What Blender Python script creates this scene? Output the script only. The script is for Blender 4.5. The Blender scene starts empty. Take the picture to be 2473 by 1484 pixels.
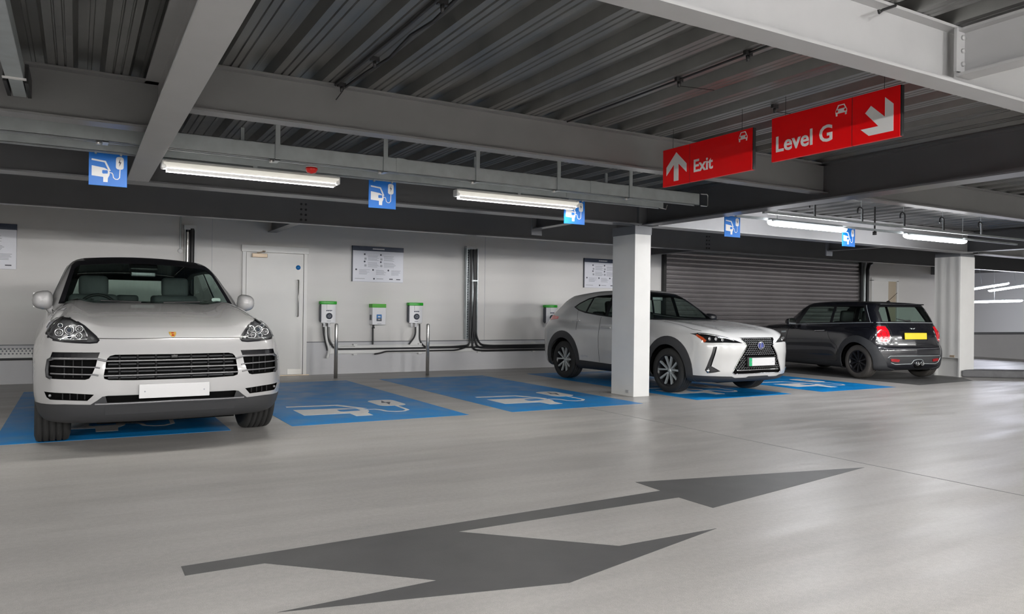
import bpy, bmesh, math, random
import numpy as np
from mathutils import Vector, Matrix
random.seed(4)
SC = bpy.context.scene
COL = SC.collection
# ---------------------------------------------------------------- camera (level, 1.22 m above the floor)
YAW, PITCH, ROLL, FPX = 0.52163895, 0.00415625, 0.01250709, 1828.997
_f = np.array([math.sin(YAW) * math.cos(PITCH), math.cos(YAW) * math.cos(PITCH), math.sin(PITCH)])
_r = np.array([math.cos(YAW), -math.sin(YAW), 0.0]); _u = np.cross(_r, _f)
_c, _s = math.cos(ROLL), math.sin(ROLL)
_r, _u = _c * _r + _s * _u, -_s * _r + _c * _u
cam = bpy.data.cameras.new('camera'); camo = bpy.data.objects.new('camera', cam); COL.objects.link(camo)
camo.matrix_world = Matrix([[_r[0], _u[0], -_f[0], 0], [_r[1], _u[1], -_f[1], 0], [_r[2], _u[2], -_f[2], 1.22], [0, 0, 0, 1]])
cam.sensor_width = 36.0; cam.lens = 36.0 * FPX / 2473.0; cam.clip_start = .05; cam.clip_end = 200
SC.camera = camo
# ---------------------------------------------------------------- world, exposure
wd = bpy.data.worlds.new('world'); SC.world = wd; wd.use_nodes = True
bg = wd.node_tree.nodes['Background']; bg.inputs[0].default_value = (.80, .84, .92, 1); bg.inputs[1].default_value = .15
SC.view_settings.view_transform = 'Standard'; SC.view_settings.look = 'None'
SC.view_settings.gamma = 1.0; SC.view_settings.use_curve_mapping = False
SC.view_settings.exposure = 0.0
SC.cycles.use_denoising = True
SC.cycles.max_bounces = 8; SC.cycles.diffuse_bounces = 4; SC.cycles.glossy_bounces = 3; SC.cycles.transparent_max_bounces = 12
SC.cycles.caustics_reflective = False; SC.cycles.caustics_refractive = False
SC.cycles.sample_clamp_indirect = 6.0
LAMP_FRONT = 640.0     # tube rows in the aisle behind the camera
LAMP_RIGHT = 80.0     # lit tubes over the right hand bays
LAMP_LEFT = .34        # dim tubes over the left hand bays
LAMP_FAR = 50.0

# ---------------------------------------------------------------- helpers
def srgb(r, g, b):
    f = lambda c: (c / 255 / 12.92) if c / 255 <= .04045 else ((c / 255 + .055) / 1.055) ** 2.4
    return (f(r), f(g), f(b), 1)
def mat(name, col, rough=.5, metal=0.0, spec=.5, coat=0.0, emit=None, estr=0.0, var=0.0, vscale=6.0, bump=0.0, bscale=80.0, rvar=0.0, stretch=(1, 1, 1)):
    m = bpy.data.materials.new(name); m.use_nodes = True
    nt = m.node_tree; b = nt.nodes['Principled BSDF']
    b.inputs['Base Color'].default_value = col if len(col) == 4 else (*col, 1)
    b.inputs['Roughness'].default_value = rough; b.inputs['Metallic'].default_value = metal
    b.inputs['Specular IOR Level'].default_value = spec
    if coat: b.inputs['Coat Weight'].default_value = coat; b.inputs['Coat Roughness'].default_value = .04
    if emit: b.inputs['Emission Color'].default_value = (*emit[:3], 1); b.inputs['Emission Strength'].default_value = estr
    if var or bump or rvar:
        tc = nt.nodes.new('ShaderNodeTexCoord'); mp = nt.nodes.new('ShaderNodeMapping'); mp.inputs['Scale'].default_value = stretch
        nt.links.new(tc.outputs['Object'], mp.inputs['Vector'])
        n = nt.nodes.new('ShaderNodeTexNoise'); n.inputs['Scale'].default_value = vscale; n.inputs['Detail'].default_value = 5
        nt.links.new(mp.outputs[0], n.inputs['Vector'])
        if var:
            r = nt.nodes.new('ShaderNodeMapRange'); r.inputs[1].default_value = .3; r.inputs[2].default_value = .7
            r.inputs[3].default_value = 1 - var; r.inputs[4].default_value = 1 + var
            nt.links.new(n.outputs['Fac'], r.inputs[0])
            mx = nt.nodes.new('ShaderNodeVectorMath'); mx.operation = 'SCALE'
            mx.inputs[0].default_value = b.inputs['Base Color'].default_value[:3]
            nt.links.new(r.outputs[0], mx.inputs['Scale']); nt.links.new(mx.outputs[0], b.inputs['Base Color'])
        if rvar:
            r = nt.nodes.new('ShaderNodeMapRange'); r.inputs[1].default_value = .3; r.inputs[2].default_value = .7
            r.inputs[3].default_value = max(0, rough - rvar); r.inputs[4].default_value = rough + rvar
            nt.links.new(n.outputs['Fac'], r.inputs[0]); nt.links.new(r.outputs[0], b.inputs['Roughness'])
        if bump:
            n2 = nt.nodes.new('ShaderNodeTexNoise'); n2.inputs['Scale'].default_value = bscale; n2.inputs['Detail'].default_value = 3
            nt.links.new(tc.outputs['Object'], n2.inputs['Vector'])
            bp = nt.nodes.new('ShaderNodeBump'); bp.inputs['Strength'].default_value = bump; bp.inputs['Distance'].default_value = .01
            nt.links.new(n2.outputs['Fac'], bp.inputs['Height']); nt.links.new(bp.outputs[0], b.inputs['Normal'])
    return m
def wloc(o):
    v = Vector((0, 0, 0))
    while o is not None: v += o.location; o = o.parent
    return v
def tag(o, label=None, cat=None, group=None, kind=None):
    if label: o['label'] = label
    if cat: o['category'] = cat
    if group: o['group'] = group
    if kind: o['kind'] = kind
    return o
def thing(name, label, cat, loc=(0, 0, 0), group=None):
    o = bpy.data.objects.new(name, None); COL.objects.link(o); o.location = loc; o.empty_display_size = .1
    return tag(o, label, cat, group)
class MB:
    def __init__(s): s.v = []; s.f = []; s.m = []; s.cur = 0; s.sm = []; s.smooth = False
    def add(s, vs, fs):
        n = len(s.v); s.v += [tuple(float(c) for c in p) for p in vs]
        for f in fs: s.f.append([i + n for i in f]); s.m.append(s.cur); s.sm.append(s.smooth)
        return s
    def box(s, x0, y0, z0, x1, y1, z1):
        v = [(x0, y0, z0), (x1, y0, z0), (x1, y1, z0), (x0, y1, z0), (x0, y0, z1), (x1, y0, z1), (x1, y1, z1), (x0, y1, z1)]
        return s.add(v, [(0, 3, 2, 1), (4, 5, 6, 7), (0, 1, 5, 4), (1, 2, 6, 5), (2, 3, 7, 6), (3, 0, 4, 7)])
    def prism(s, poly, axis, a, b):
        """closed outline in the plane normal to axis, from a to b; x:(y,z) y:(x,z) z:(x,y)"""
        n = len(poly); area = sum(poly[i][0] * poly[(i + 1) % n][1] - poly[(i + 1) % n][0] * poly[i][1] for i in range(n))
        if area < 0: poly = poly[::-1]
        P = {'x': lambda u, v, t: (t, u, v), 'y': lambda u, v, t: (u, t, v), 'z': lambda u, v, t: (u, v, t)}[axis]
        vs = [P(u, v, a) for u, v in poly] + [P(u, v, b) for u, v in poly]
        fl = (axis == 'y') != (b < a)
        F0 = list(range(n)); F1 = list(range(n, 2 * n))
        sides = [(i, (i + 1) % n, n + (i + 1) % n, n + i) for i in range(n)]
        fs = [F0[::-1], F1] + sides
        if fl: fs = [f[::-1] for f in fs]
        return s.add(vs, fs)
    def tube(s, path, r, n=8, caps=True, closed=False):
        P = [np.array(p, float) for p in path]; k = len(P); vs = []; fs = []
        rr = r if hasattr(r, '__len__') else [r] * k
        up = None
        for i in range(k):
            t = (P[(i + 1) % k] - P[i - 1]) if closed else (P[min(i + 1, k - 1)] - P[max(i - 1, 0)])
            t = t / max(np.linalg.norm(t), 1e-9)
            if up is None:
                a = np.array([0, 0, 1.0]) if abs(t[2]) < .9 else np.array([1.0, 0, 0]); up = np.cross(np.cross(t, a), t)
            up = up - t * (up @ t); up /= max(np.linalg.norm(up), 1e-9); sd = np.cross(t, up)
            for j in range(n):
                an = 2 * math.pi * j / n; vs.append(P[i] + rr[i] * (math.cos(an) * up + math.sin(an) * sd))
        for i in range(k if closed else k - 1):
            i2 = (i + 1) % k
            for j in range(n): fs.append((i * n + j, i * n + (j + 1) % n, i2 * n + (j + 1) % n, i2 * n + j))
        sm = s.smooth; s.smooth = True; s.add(vs, fs); s.smooth = sm
        if caps and not closed: s.add(vs[:n], [list(range(n))]); s.add(vs[-n:], [list(range(n))[::-1]])
        return s
    def lathe(s, prof, c, axis='x', n=32):
        """prof: (t along axis, radius)"""
        vs = []; fs = []; k = len(prof)
        for j in range(n):
            an = 2 * math.pi * j / n; ca, sa = math.cos(an), math.sin(an)
            for t, r in prof:
                vs.append({'x': (c[0] + t, c[1] + r * ca, c[2] + r * sa), 'y': (c[0] + r * ca, c[1] + t, c[2] + r * sa), 'z': (c[0] + r * ca, c[1] + r * sa, c[2] + t)}[axis])
        for j in range(n):
            j2 = (j + 1) % n
            for i in range(k - 1): fs.append((j * k + i, j2 * k + i, j2 * k + i + 1, j * k + i + 1))
        sm = s.smooth; s.smooth = True; s.add(vs, fs); s.smooth = sm
        return s
    def build(s, name, mats, parent=None, bevel=0.0, seg=2, local=False, fixn=True):
        me = bpy.data.meshes.new(name)
        off = Vector((0, 0, 0)) if (parent is None or local) else wloc(parent)
        me.from_pydata([(p[0] - off.x, p[1] - off.y, p[2] - off.z) for p in s.v], [], s.f)
        for m in (mats if isinstance(mats, (list, tuple)) else [mats]): me.materials.append(m)
        me.polygons.foreach_set('material_index', s.m); me.polygons.foreach_set('use_smooth', s.sm)
        if fixn or bevel:
            bm = bmesh.new(); bm.from_mesh(me)
            if fixn: bmesh.ops.recalc_face_normals(bm, faces=bm.faces)
            if bevel:
                ed = [e for e in bm.edges if len(e.link_faces) == 2 and e.calc_face_angle(0) > .6]
                bmesh.ops.bevel(bm, geom=ed, offset=bevel, segments=seg, affect='EDGES', profile=.5, clamp_overlap=True)
            bm.to_mesh(me); bm.free()
        me.update()
        o = bpy.data.objects.new(name, me); COL.objects.link(o)
        if parent is not None: o.parent = parent
        return o
def dup(o, parent=None, loc=None):
    c = o.copy(); COL.objects.link(c); c.parent = parent
    if loc is not None: c.location = loc
    for ch in list(o.children): dup(ch, c)
    return c
def text_mb(mb, txt, size, place, bold=0.0, depth=.002):
    """lettering: place(u, v, t) turns the text plane into a 3-D point"""
    cu = bpy.data.curves.new('t', 'FONT'); cu.body = txt; cu.size = size; cu.offset = bold; cu.extrude = depth; cu.resolution_u = 3
    ob = bpy.data.objects.new('t', cu); COL.objects.link(ob)
    dg = bpy.context.evaluated_depsgraph_get(); me = bpy.data.meshes.new_from_object(ob.evaluated_get(dg))
    mb.add([place(v.co.x, v.co.y, v.co.z) for v in me.vertices], [list(p.vertices) for p in me.polygons])
    w = max(v.co.x for v in me.vertices)
    bpy.data.objects.remove(ob); bpy.data.curves.remove(cu); bpy.data.meshes.remove(me)
    return w
def stroke(pts, w):
    """outline polygon of a polyline with width w (mitred)"""
    P = [np.array(p, float) for p in pts]; L = []; R = []
    for i in range(len(P)):
        d0 = P[i] - P[i - 1] if i else P[1] - P[0]; d1 = P[i + 1] - P[i] if i < len(P) - 1 else P[i] - P[i - 1]
        d0 /= np.linalg.norm(d0); d1 /= np.linalg.norm(d1); t = d0 + d1; t /= np.linalg.norm(t); nn = np.array([-t[1], t[0]])
        k = w / 2 / max(.5, nn @ np.array([-d0[1], d0[0]])); L.append(tuple(P[i] + nn * k)); R.append(tuple(P[i] - nn * k))
    return L + R[::-1]
def rrect(x0, y0, x1, y1, r, n=5):
    out = []
    for cx, cy, a0 in ((x1 - r, y0 + r, -90), (x1 - r, y1 - r, 0), (x0 + r, y1 - r, 90), (x0 + r, y0 + r, 180)):
        for i in range(n + 1):
            a = math.radians(a0 + 90 * i / n); out.append((cx + r * math.cos(a), cy + r * math.sin(a)))
    return out

# ---------------------------------------------------------------- materials
M = {}
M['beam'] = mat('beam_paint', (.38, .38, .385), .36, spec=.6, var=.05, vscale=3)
M['beam_shade'] = mat('shaded_beam_paint', (.19, .19, .195), .32, spec=.7, var=.05, vscale=3)  # same beam paint, darkened in colour to stand for shade
M['beam_deep_shade'] = mat('deep_shaded_beam_paint', (.095, .097, .105), .30, spec=.8, var=.05, vscale=3)  # same beam paint again, with the deepest shade put into the colour
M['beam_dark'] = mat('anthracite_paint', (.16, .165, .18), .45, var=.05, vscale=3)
M['deck'] = mat('galvanised_deck', (.22, .22, .215), .38, metal=.75, var=.10, vscale=5, rvar=.08)
M['galv'] = mat('galvanised_steel', (.50, .54, .55), .40, metal=.55, var=.08, vscale=9)
M['wall'] = mat('painted_block_wall', (.74, .725, .71), .75, var=.03, vscale=1.2, stretch=(.25, 1, 2.5), bump=.05, bscale=120)
M['plinth'] = mat('plinth_paint', (.58, .58, .60), .6, var=.03, vscale=2)
M['column'] = mat('column_board', (.66, .66, .65), .5, var=.03, vscale=3)
M['white'] = mat('white_paint', (.80, .80, .79), .45)
M['door'] = mat('door_paint', (.80, .79, .77), .4, var=.02, vscale=2)
M['blue'] = mat('bay_blue', (.0, .215, .56), .42, spec=.3, var=.16, vscale=3.0, rvar=.10, bump=.08, bscale=160)
M['icon'] = mat('marking_white', (.72, .71, .70), .5, var=.05, vscale=12)
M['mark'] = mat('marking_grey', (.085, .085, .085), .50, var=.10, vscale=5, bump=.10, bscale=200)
M['bolt'] = mat('black_bolt', (.02, .02, .022), .4)
M['black'] = mat('black_plastic', (.012, .012, .013), .4)
M['cable'] = mat('cable_black', (.015, .015, .017), .45)
M['cable_white'] = mat('cable_white', (.75, .75, .74), .45)
M['red'] = mat('sign_red', (.85, .0015, .004), .35)
M['signblue'] = mat('sign_blue', (.0, .16, .62), .35)
M['signwhite'] = mat('sign_white', (.82, .82, .82), .4)
M['navy'] = mat('board_navy', (.02, .035, .075), .4)
M['board'] = mat('board_face', (.74, .75, .82), .35)
M['print'] = mat('print_grey', (.36, .37, .42), .5)
M['printdark'] = mat('print_dark', (.06, .065, .09), .5)
M['green'] = mat('charger_green', (.02, .40, .02), .35)
M['chwhite'] = mat('charger_white', (.80, .80, .83), .3)
M['chdark'] = mat('charger_dark', (.05, .06, .08), .4)
M['steel'] = mat('stainless', (.62, .61, .59), .28, metal=.9)
M['brass'] = mat('closer_brass', (.60, .48, .36), .4, metal=.4)
M['fire_blue'] = mat('disc_blue', (.0, .14, .42), .4)
M['redlens'] = mat('alarm_red', (.70, .012, .008), .3)
M['kerb'] = mat('kerb_dark', (.10, .10, .105), .7, var=.12, vscale=8, bump=.15, bscale=60)
M['shutter'] = mat('shutter_steel', (.60, .57, .58), .27, metal=.8, var=.04, vscale=4)
def lamp_mat(name, col, s):
    m = mat(name, (.8, .8, .8), .4, emit=col, estr=s); return m
M['lamp_right'] = lamp_mat('tube_lit', (.96, .965, 1), LAMP_RIGHT)
M['lamp_left'] = lamp_mat('tube_dim', (1, .95, .78), LAMP_LEFT)
M['lamp_front'] = lamp_mat('tube_aisle', (1, .985, .96), LAMP_FRONT)
M['fill_down'] = lamp_mat('added_fill_glow', (1, .97, .92), 95.0)  # added fill light for the bay floor, not part of the tubes
M['lamp_far'] = lamp_mat('tube_far', (.86, .88, 1), LAMP_FAR)
# ================================================================ the setting
# floor: pale resin with tyre marks
fm = mat('resin_floor', (.50, .49, .475), .36, bump=.10, bscale=140)
nt = fm.node_tree; b = nt.nodes['Principled BSDF']
tc = nt.nodes.new('ShaderNodeTexCoord')
def noise(scale, sx, sy, rot=0, detail=5):
    mp = nt.nodes.new('ShaderNodeMapping'); mp.inputs['Scale'].default_value = (sx, sy, 1); mp.inputs['Rotation'].default_value = (0, 0, rot)
    nt.links.new(tc.outputs['Object'], mp.inputs['Vector'])
    n = nt.nodes.new('ShaderNodeTexNoise'); n.inputs['Scale'].default_value = scale; n.inputs['Detail'].default_value = detail
    nt.links.new(mp.outputs[0], n.inputs['Vector']); return n
def rng(n, a, b_, lo, hi):
    r = nt.nodes.new('ShaderNodeMapRange'); r.inputs[1].default_value = a; r.inputs[2].default_value = b_; r.inputs[3].default_value = lo; r.inputs[4].default_value = hi
    nt.links.new(n.outputs['Fac'], r.inputs[0]); return r
def mul(a, c):
    m = nt.nodes.new('ShaderNodeMath'); m.operation = 'MULTIPLY'; nt.links.new(a.outputs[0], m.inputs[0]); nt.links.new(c.outputs[0], m.inputs[1]); return m
t = mul(mul(rng(noise(.9, .35, 1.6, .1), .35, .65, .93, 1.05), rng(noise(2.2, .3, 3.0, -.25), .35, .65, .94, 1.05)), mul(rng(noise(240, 1, 1, 0, 2), .35, .65, .86, 1.14), rng(noise(34, 1, 1, 0, 3), .35, .65, .95, 1.05)))
sc_ = nt.nodes.new('ShaderNodeVectorMath'); sc_.operation = 'SCALE'; sc_.inputs[0].default_value = (.395, .382, .368)
nt.links.new(t.outputs[0], sc_.inputs['Scale']); nt.links.new(sc_.outputs[0], b.inputs['Base Color'])
r = rng(noise(1.6, .4, 1.8, .2), .35, .65, .30, .46); nt.links.new(r.outputs[0], b.inputs['Roughness'])
tag(MB().box(-12, -14, -.2, 36, 22, 0).build('floor', fm), 'pale grey resin car park floor with faint tyre streaks', kind='structure')
mb = MB(); mb.box(5.596, -6, 0, 5.608, 7.8, .0012); tag(mb.build('trim_1', mat('joint_sealant', (.22, .22, .22), .6)), 'thin construction joint across the floor', kind='structure')

# ceiling: ribbed steel deck, ribs run along Y
mb = MB(); pit = .343; z0, z1 = 2.868, 2.935
prof = []
x = -12.0
k0 = math.floor((-12 - 1.18) / pit)
for k in range(k0, k0 + 142):
    u = 1.18 + k * pit
    prof += [(u, z0), (u + .045, z0), (u + .050, z0 + .010), (u + .056, z0 + .010), (u + .061, z0), (u + .096, z0), (u + .101, z0 + .010), (u + .107, z0 + .010), (u + .112, z0), (u + .150, z0),
             (u + .178, z1), (u + .235, z1), (u + .240, z1 - .006), (u + .260, z1 - .006), (u + .265, z1), (u + .315, z1)]
vs = []; fs = []
for (u, z) in prof: vs += [(u, -14, z), (u, 22, z)]
for i in range(len(prof) - 1): fs.append((2 * i, 2 * i + 1, 2 * i + 3, 2 * i + 2))
mb.add(vs, fs); tag(mb.build('ceiling', M['deck'], fixn=False), 'dark ribbed steel deck ceiling', kind='structure')
mb = MB(); mb.box(-12, -14, 2.94, 36, 22, 3.2); tag(mb.build('ceiling', mat('deck_concrete', (.3, .3, .3), .8)), 'concrete slab over the ribbed deck', kind='structure')

def ibeam(name, axis, c, w, zb, zt, a, b_, label, m='beam', tf=.016, tw=.012):
    mb = MB()
    def bx(u0, u1, q0, q1):
        if axis == 'x': mb.box(a, u0, q0, b_, u1, q1)
        else: mb.box(u0, a, q0, u1, b_, q1)
    bx(c - w / 2, c + w / 2, zb, zb + tf); bx(c - w / 2, c + w / 2, zt - tf, zt); bx(c - tw / 2, c + tw / 2, zb + tf, zt - tf)
    return tag(mb.build(name, M[m]), label, kind='structure')
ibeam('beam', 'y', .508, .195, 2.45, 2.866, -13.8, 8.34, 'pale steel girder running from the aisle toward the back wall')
ibeam('beam', 'y', 7.12, .25, 2.46, 2.866, -13.8, 9.0, 'dark girder over the square white column', 'beam_deep_shade')
ibeam('beam', 'y', 15.33, .25, 2.48, 2.866, -13.8, 9.1, 'far girder over the clad column', 'beam_deep_shade')
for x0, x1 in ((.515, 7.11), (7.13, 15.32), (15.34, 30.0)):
    ibeam('beam', 'x', 5.53, .14, 2.54, 2.866, x0, x1, 'secondary beam across the parking bays in front of the cable trunking', 'beam_shade')
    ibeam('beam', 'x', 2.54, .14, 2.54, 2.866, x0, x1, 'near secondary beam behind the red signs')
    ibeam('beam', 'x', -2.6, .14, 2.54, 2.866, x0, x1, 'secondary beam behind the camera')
ibeam('beam', 'x', 6.165, .17, 2.51, 2.866, -12, .50, 'secondary beam left of the pale girder', 'beam_shade')
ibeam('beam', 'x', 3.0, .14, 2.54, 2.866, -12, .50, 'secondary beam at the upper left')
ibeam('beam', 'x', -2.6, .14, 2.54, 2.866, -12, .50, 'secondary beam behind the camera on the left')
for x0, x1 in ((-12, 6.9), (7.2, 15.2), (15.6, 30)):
    ibeam('beam', 'x', 8.475, .25, 2.45, 2.866, x0, x1, 'main beam on the column line behind the lights', 'beam_deep_shade' if x0 < 0 else 'beam')  # left run gets the shade-darkened colour, right runs the lit one
o = ibeam('beam', 'x', 11.42, .15, 2.474, 2.866, -12, 30, 'rear beam close to the back wall', 'beam_deep_shade')
for bx_ in (2.93, 11.15):                                               # splice bolts and stub to the wall
    mb = MB()
    for i in range(2):
        for k in range(4): mb.lathe([(0, .0), (0, .017), (-.014, .017), (-.014, 0)], (bx_ - .035 + i * .07, 11.413, 2.535 + k * .078), 'y', 8)
    mb.build('bolt', M['bolt'], o)
    ibeam('beam', 'y', bx_ + (.06 if bx_ < 5 else .45), .15, 2.545, 2.866, 11.43, 13.78, 'short stub beam between rear beam and back wall', 'beam_deep_shade')
for sx, lab in ((6.02, 'left'), (12.75, 'right')):
    ob = ibeam('beam', 'y', sx, .14, 2.452, 2.75, 8.6, 9.75, 'short hanging stub beam with end plate, %s one' % lab, 'beam_deep_shade')
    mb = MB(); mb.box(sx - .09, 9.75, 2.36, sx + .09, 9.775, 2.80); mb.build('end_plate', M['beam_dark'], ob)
# beam stub on the near right corner with its bolted end plate
ob = ibeam('beam', 'y', 4.36, .13, 2.575, 2.842, -2.5, 2.47, 'beam running toward the viewer from the near right beam')
mb = MB(); mb.box(4.275, 2.452, 2.60, 4.400, 2.468, 2.845); mb.build('end_plate', M['beam'], ob)
for k in range(3):
    mb = MB(); mb.lathe([(0, 0), (0, .014), (-.012, .014), (-.012, 0)], (4.33, 2.452, 2.645 + k * .075), 'y', 6); mb.build('bolt', M['beam'], ob)
ob = tag(MB().box(4.19, 2.44, 2.555, 4.20, 2.445, 2.556).build('trim_2', M['beam']), 'fleck of paint', kind='structure')
bpy.data.objects.remove(ob)

# columns
c1 = tag(MB().box(6.90, 8.50, 0, 7.19, 9.02, 2.45).build('column', M['column'], bevel=.006), 'square white boxed column between the parked cars', kind='structure')
mb = MB(); mb.box(6.893, 8.493, 2.33, 7.197, 9.027, 2.452); mb.build('band', M['beam_dark'], c1)
mb = MB(); mb.box(6.885, 8.60, .05, 6.899, 8.66, .09); mb.build('bracket', M['beam'], c1)
mb = MB(); mb.box(6.97, 8.50, 2.452, 7.12, 9.02, 2.866); mb.build('column_head', M['beam_dark'], c1)
mb = MB()
pts = [(15.2, 8.6), (15.7, 8.6), (15.7, 9.12), (15.2, 9.12)]
pts = pts[:3] + [(15.2 + .005 * math.sin(i * .9), 9.12 - .52 * i / 20) for i in range(0, 20)]
mb.prism(pts, 'z', .37, 2.40); mb.prism([(15.2, 8.6), (15.7, 8.6), (15.7, 9.12), (15.30, 9.12), (15.30, 8.63), (15.2, 8.63)], 'z', 0, .37); mb.box(15.2, 9.09, 0, 15.3, 9.12, .37)
c2 = tag(mb.build('column', M['column']), 'far clad column beside the dark hatchback with a recess at its foot', kind='structure')
mb = MB(); mb.box(15.205, 8.605, 2.40, 15.695, 9.115, 2.48); mb.build('band', M['beam_dark'], c2)
mb = MB(); mb.box(15.188, 8.70, .385, 15.2, 8.79, .43); mb.build('fixing', M['brass'], c2)

# walls
tag(MB().box(-12, 13.786, 0, 23.3, 14.05, 2.94).build('wall_back', M['wall']), 'off-white back wall behind the charging bays', kind='structure')
mb = MB(); mb.box(-12, 13.74, .0, 2.487, 13.786, .595); mb.box(3.62, 13.74, 0, 11.65, 13.786, .595); mb.box(-12, 13.735, 0, 2.487, 13.74, .10); mb.box(3.62, 13.735, 0, 11.65, 13.74, .10)
tag(mb.build('baseboard_back', M['plinth']), 'pale upstand along the foot of the back wall', kind='structure')
mb = MB(); mb.box(-12, 13.73, .585, 2.487, 13.79, .60); mb.box(3.62, 13.73, .585, 11.65, 13.79, .60)
tag(mb.build('trim_3', M['beam_dark']), 'thin dark dado line on the back wall', kind='structure')
for i, x in enumerate((1.994, 7.272)):
    tag(MB().box(x - .004, 13.780, .6, x + .004, 13.79, 2.9).build('trim_%d' % (4 + i), M['plinth']), 'vertical movement joint in the back wall', kind='structure')
tag(MB().box(-12.3, -14, 0, -12, 14.05, 2.94).build('wall_left', M['wall']), 'plain wall far to the left', kind='structure')
tag(MB().box(-12, -14.3, 0, 36, -14, 2.94).build('wall_front', M['wall']), 'plain wall behind the camera', kind='structure')
tag(MB().box(30, -14, 0, 30.3, 22, 2.94).build('wall_right', M['white']), 'bright white wall far to the right', kind='structure')
tag(MB().box(23.3, 21.7, 0, 30, 22, 2.94).build('wall_end', M['white']), 'white wall at the end of the far bay', kind='structure')
tag(MB().box(22.77, 13.55, 2.475, 23.3, 13.786, 2.752).build('trim_6', M['beam_dark']), 'dark duct box at the top of the back wall', kind='structure')
# ramp parapet and kerb in the far right bay
mb = MB(); mb.prism([(5.0, 0), (13.6, 0), (13.6, .63), (5.0, .95)], 'x', 23.4, 23.6); tag(mb.build('wall_ramp', M['plinth']), 'low grey ramp parapet in the far right bay', kind='structure')
mb = MB(); mb.prism([(5.0, .95), (13.6, .63), (13.6, .70), (5.0, 1.02)], 'x', 23.38, 23.62); tag(mb.build('trim_7', M['beam_dark']), 'dark capping on the ramp parapet', kind='structure')
mb = MB(); mb.prism([(15.22, 8.57), (16.16, 7.89), (18.0, 6.6), (18.35, 6.95), (16.53, 8.10), (15.75, 8.56)], 'z', 0, .15)
tag(mb.build('kerb', M['kerb'], bevel=.03), 'rough dark kerb island to the right of the far column', 'kerb')
# ================================================================ doors and shutter
YB = 13.786
d = tag(thing('door_1', 'white fire door with pull handle beside the pale SUV', None, (3.05, YB, 0)), kind='structure')
mb = MB(); mb.box(2.487, 13.735, 0, 2.548, YB, 2.19); mb.box(3.553, 13.735, 0, 3.618, YB, 2.19); mb.box(2.470, 13.72, 2.185, 3.635, YB, 2.302)
mb.build('frame', M['door'], d, bevel=.005)
lf = MB().box(2.556, 13.752, .012, 3.547, 13.78, 2.178).build('door_leaf', M['door'], d, bevel=.003)
mb = MB(); mb.box(2.64, 13.69, 2.09, 2.90, 13.752, 2.16); mb.build('door_closer', M['brass'], d, bevel=.008)
mb = MB(); mb.tube([(2.72, 13.70, 2.165), (2.86, 13.69, 2.20), (2.80, 13.74, 2.21)], .009); mb.build('closer_arm', M['brass'], d)
mb = MB(); mb.lathe([(0, 0), (0, .042), (-.004, .042), (-.004, 0)], (3.451, 13.752, 1.939), 'y', 24); mb.build('fire_door_disc', M['fire_blue'], d)
mb = MB(); mb.tube([(3.447, 13.752, 1.714), (3.447, 13.70, 1.714), (3.447, 13.70, 1.056), (3.447, 13.752, 1.056)], .012); mb.build('pull_handle', M['steel'], d)
mb = MB(); mb.box(3.28, 13.746, .02, 3.52, 13.752, .11); mb.build('kick_plate', mat('kick_plate', (.62, .61, .58), .35, metal=.4), d)
tag(MB().box(2.45, 13.70, 0, 3.66, 13.735, .012).build('trim_8', M['brass']), 'brown threshold strip under the white fire door', kind='structure')

d = tag(thing('door_2', 'wide grey roller shutter of curved slats', None, (15.6, YB, 0)), kind='structure')
prof = []
pit = .107; z = 0.02
for k in range(25):
    zz = z + k * pit
    prof += [(13.775, zz), (13.752, zz + .003), (13.742, zz + .010)] + [(13.736 + 9.5 * (q - .040) ** 2, zz + q) for q in (.020, .030, .040, .052, .064, .076, .088)] + [(13.764, zz + .098), (13.775, zz + .104)]
vs = []; fs = []
for (y, zz) in prof: vs += [(12.07, y, zz), (19.28, y, zz)]
for i in range(len(prof) - 1): fs.append((2 * i, 2 * i + 2, 2 * i + 3, 2 * i + 1))
mb = MB().add(vs, fs); mb.build('slat_curtain', M['shutter'], d, fixn=False)
mb = MB(); mb.box(11.99, 13.69, 0, 12.065, YB, 2.66); mb.box(19.285, 13.69, 0, 19.36, YB, 2.74)
mb.build('guide_channel', M['black'], d)
mb = MB(); mb.box(12.0, 13.60, 2.70, 19.36, YB, 2.87); mb.build('roller_box', M['galv'], d, bevel=.01)
d = tag(thing('door_3', 'half open white door beyond the dark hatchback', None, (20.4, YB, 0)), kind='structure')
mb = MB(); mb.box(19.80, 13.72, 0, 19.90, YB, 2.22); mb.box(20.98, 13.72, 0, 21.06, YB, 2.22); mb.box(19.80, 13.72, 2.20, 21.06, YB, 2.29); mb.build('frame', M['white'], d)
MB().box(19.90, 13.75, .01, 20.62, 13.782, 2.20).build('door_leaf', M['door'], d)
MB().box(20.62, 13.76, .01, 20.98, 13.784, 2.20).build('side_panel', mat('beige_panel', (.55, .47, .36), .6), d)
mb = MB(); mb.lathe([(0, 0), (0, .035), (-.04, .035), (-.04, 0)], (20.52, 13.75, 1.55), 'y', 12); mb.build('lock', M['black'], d)

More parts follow.
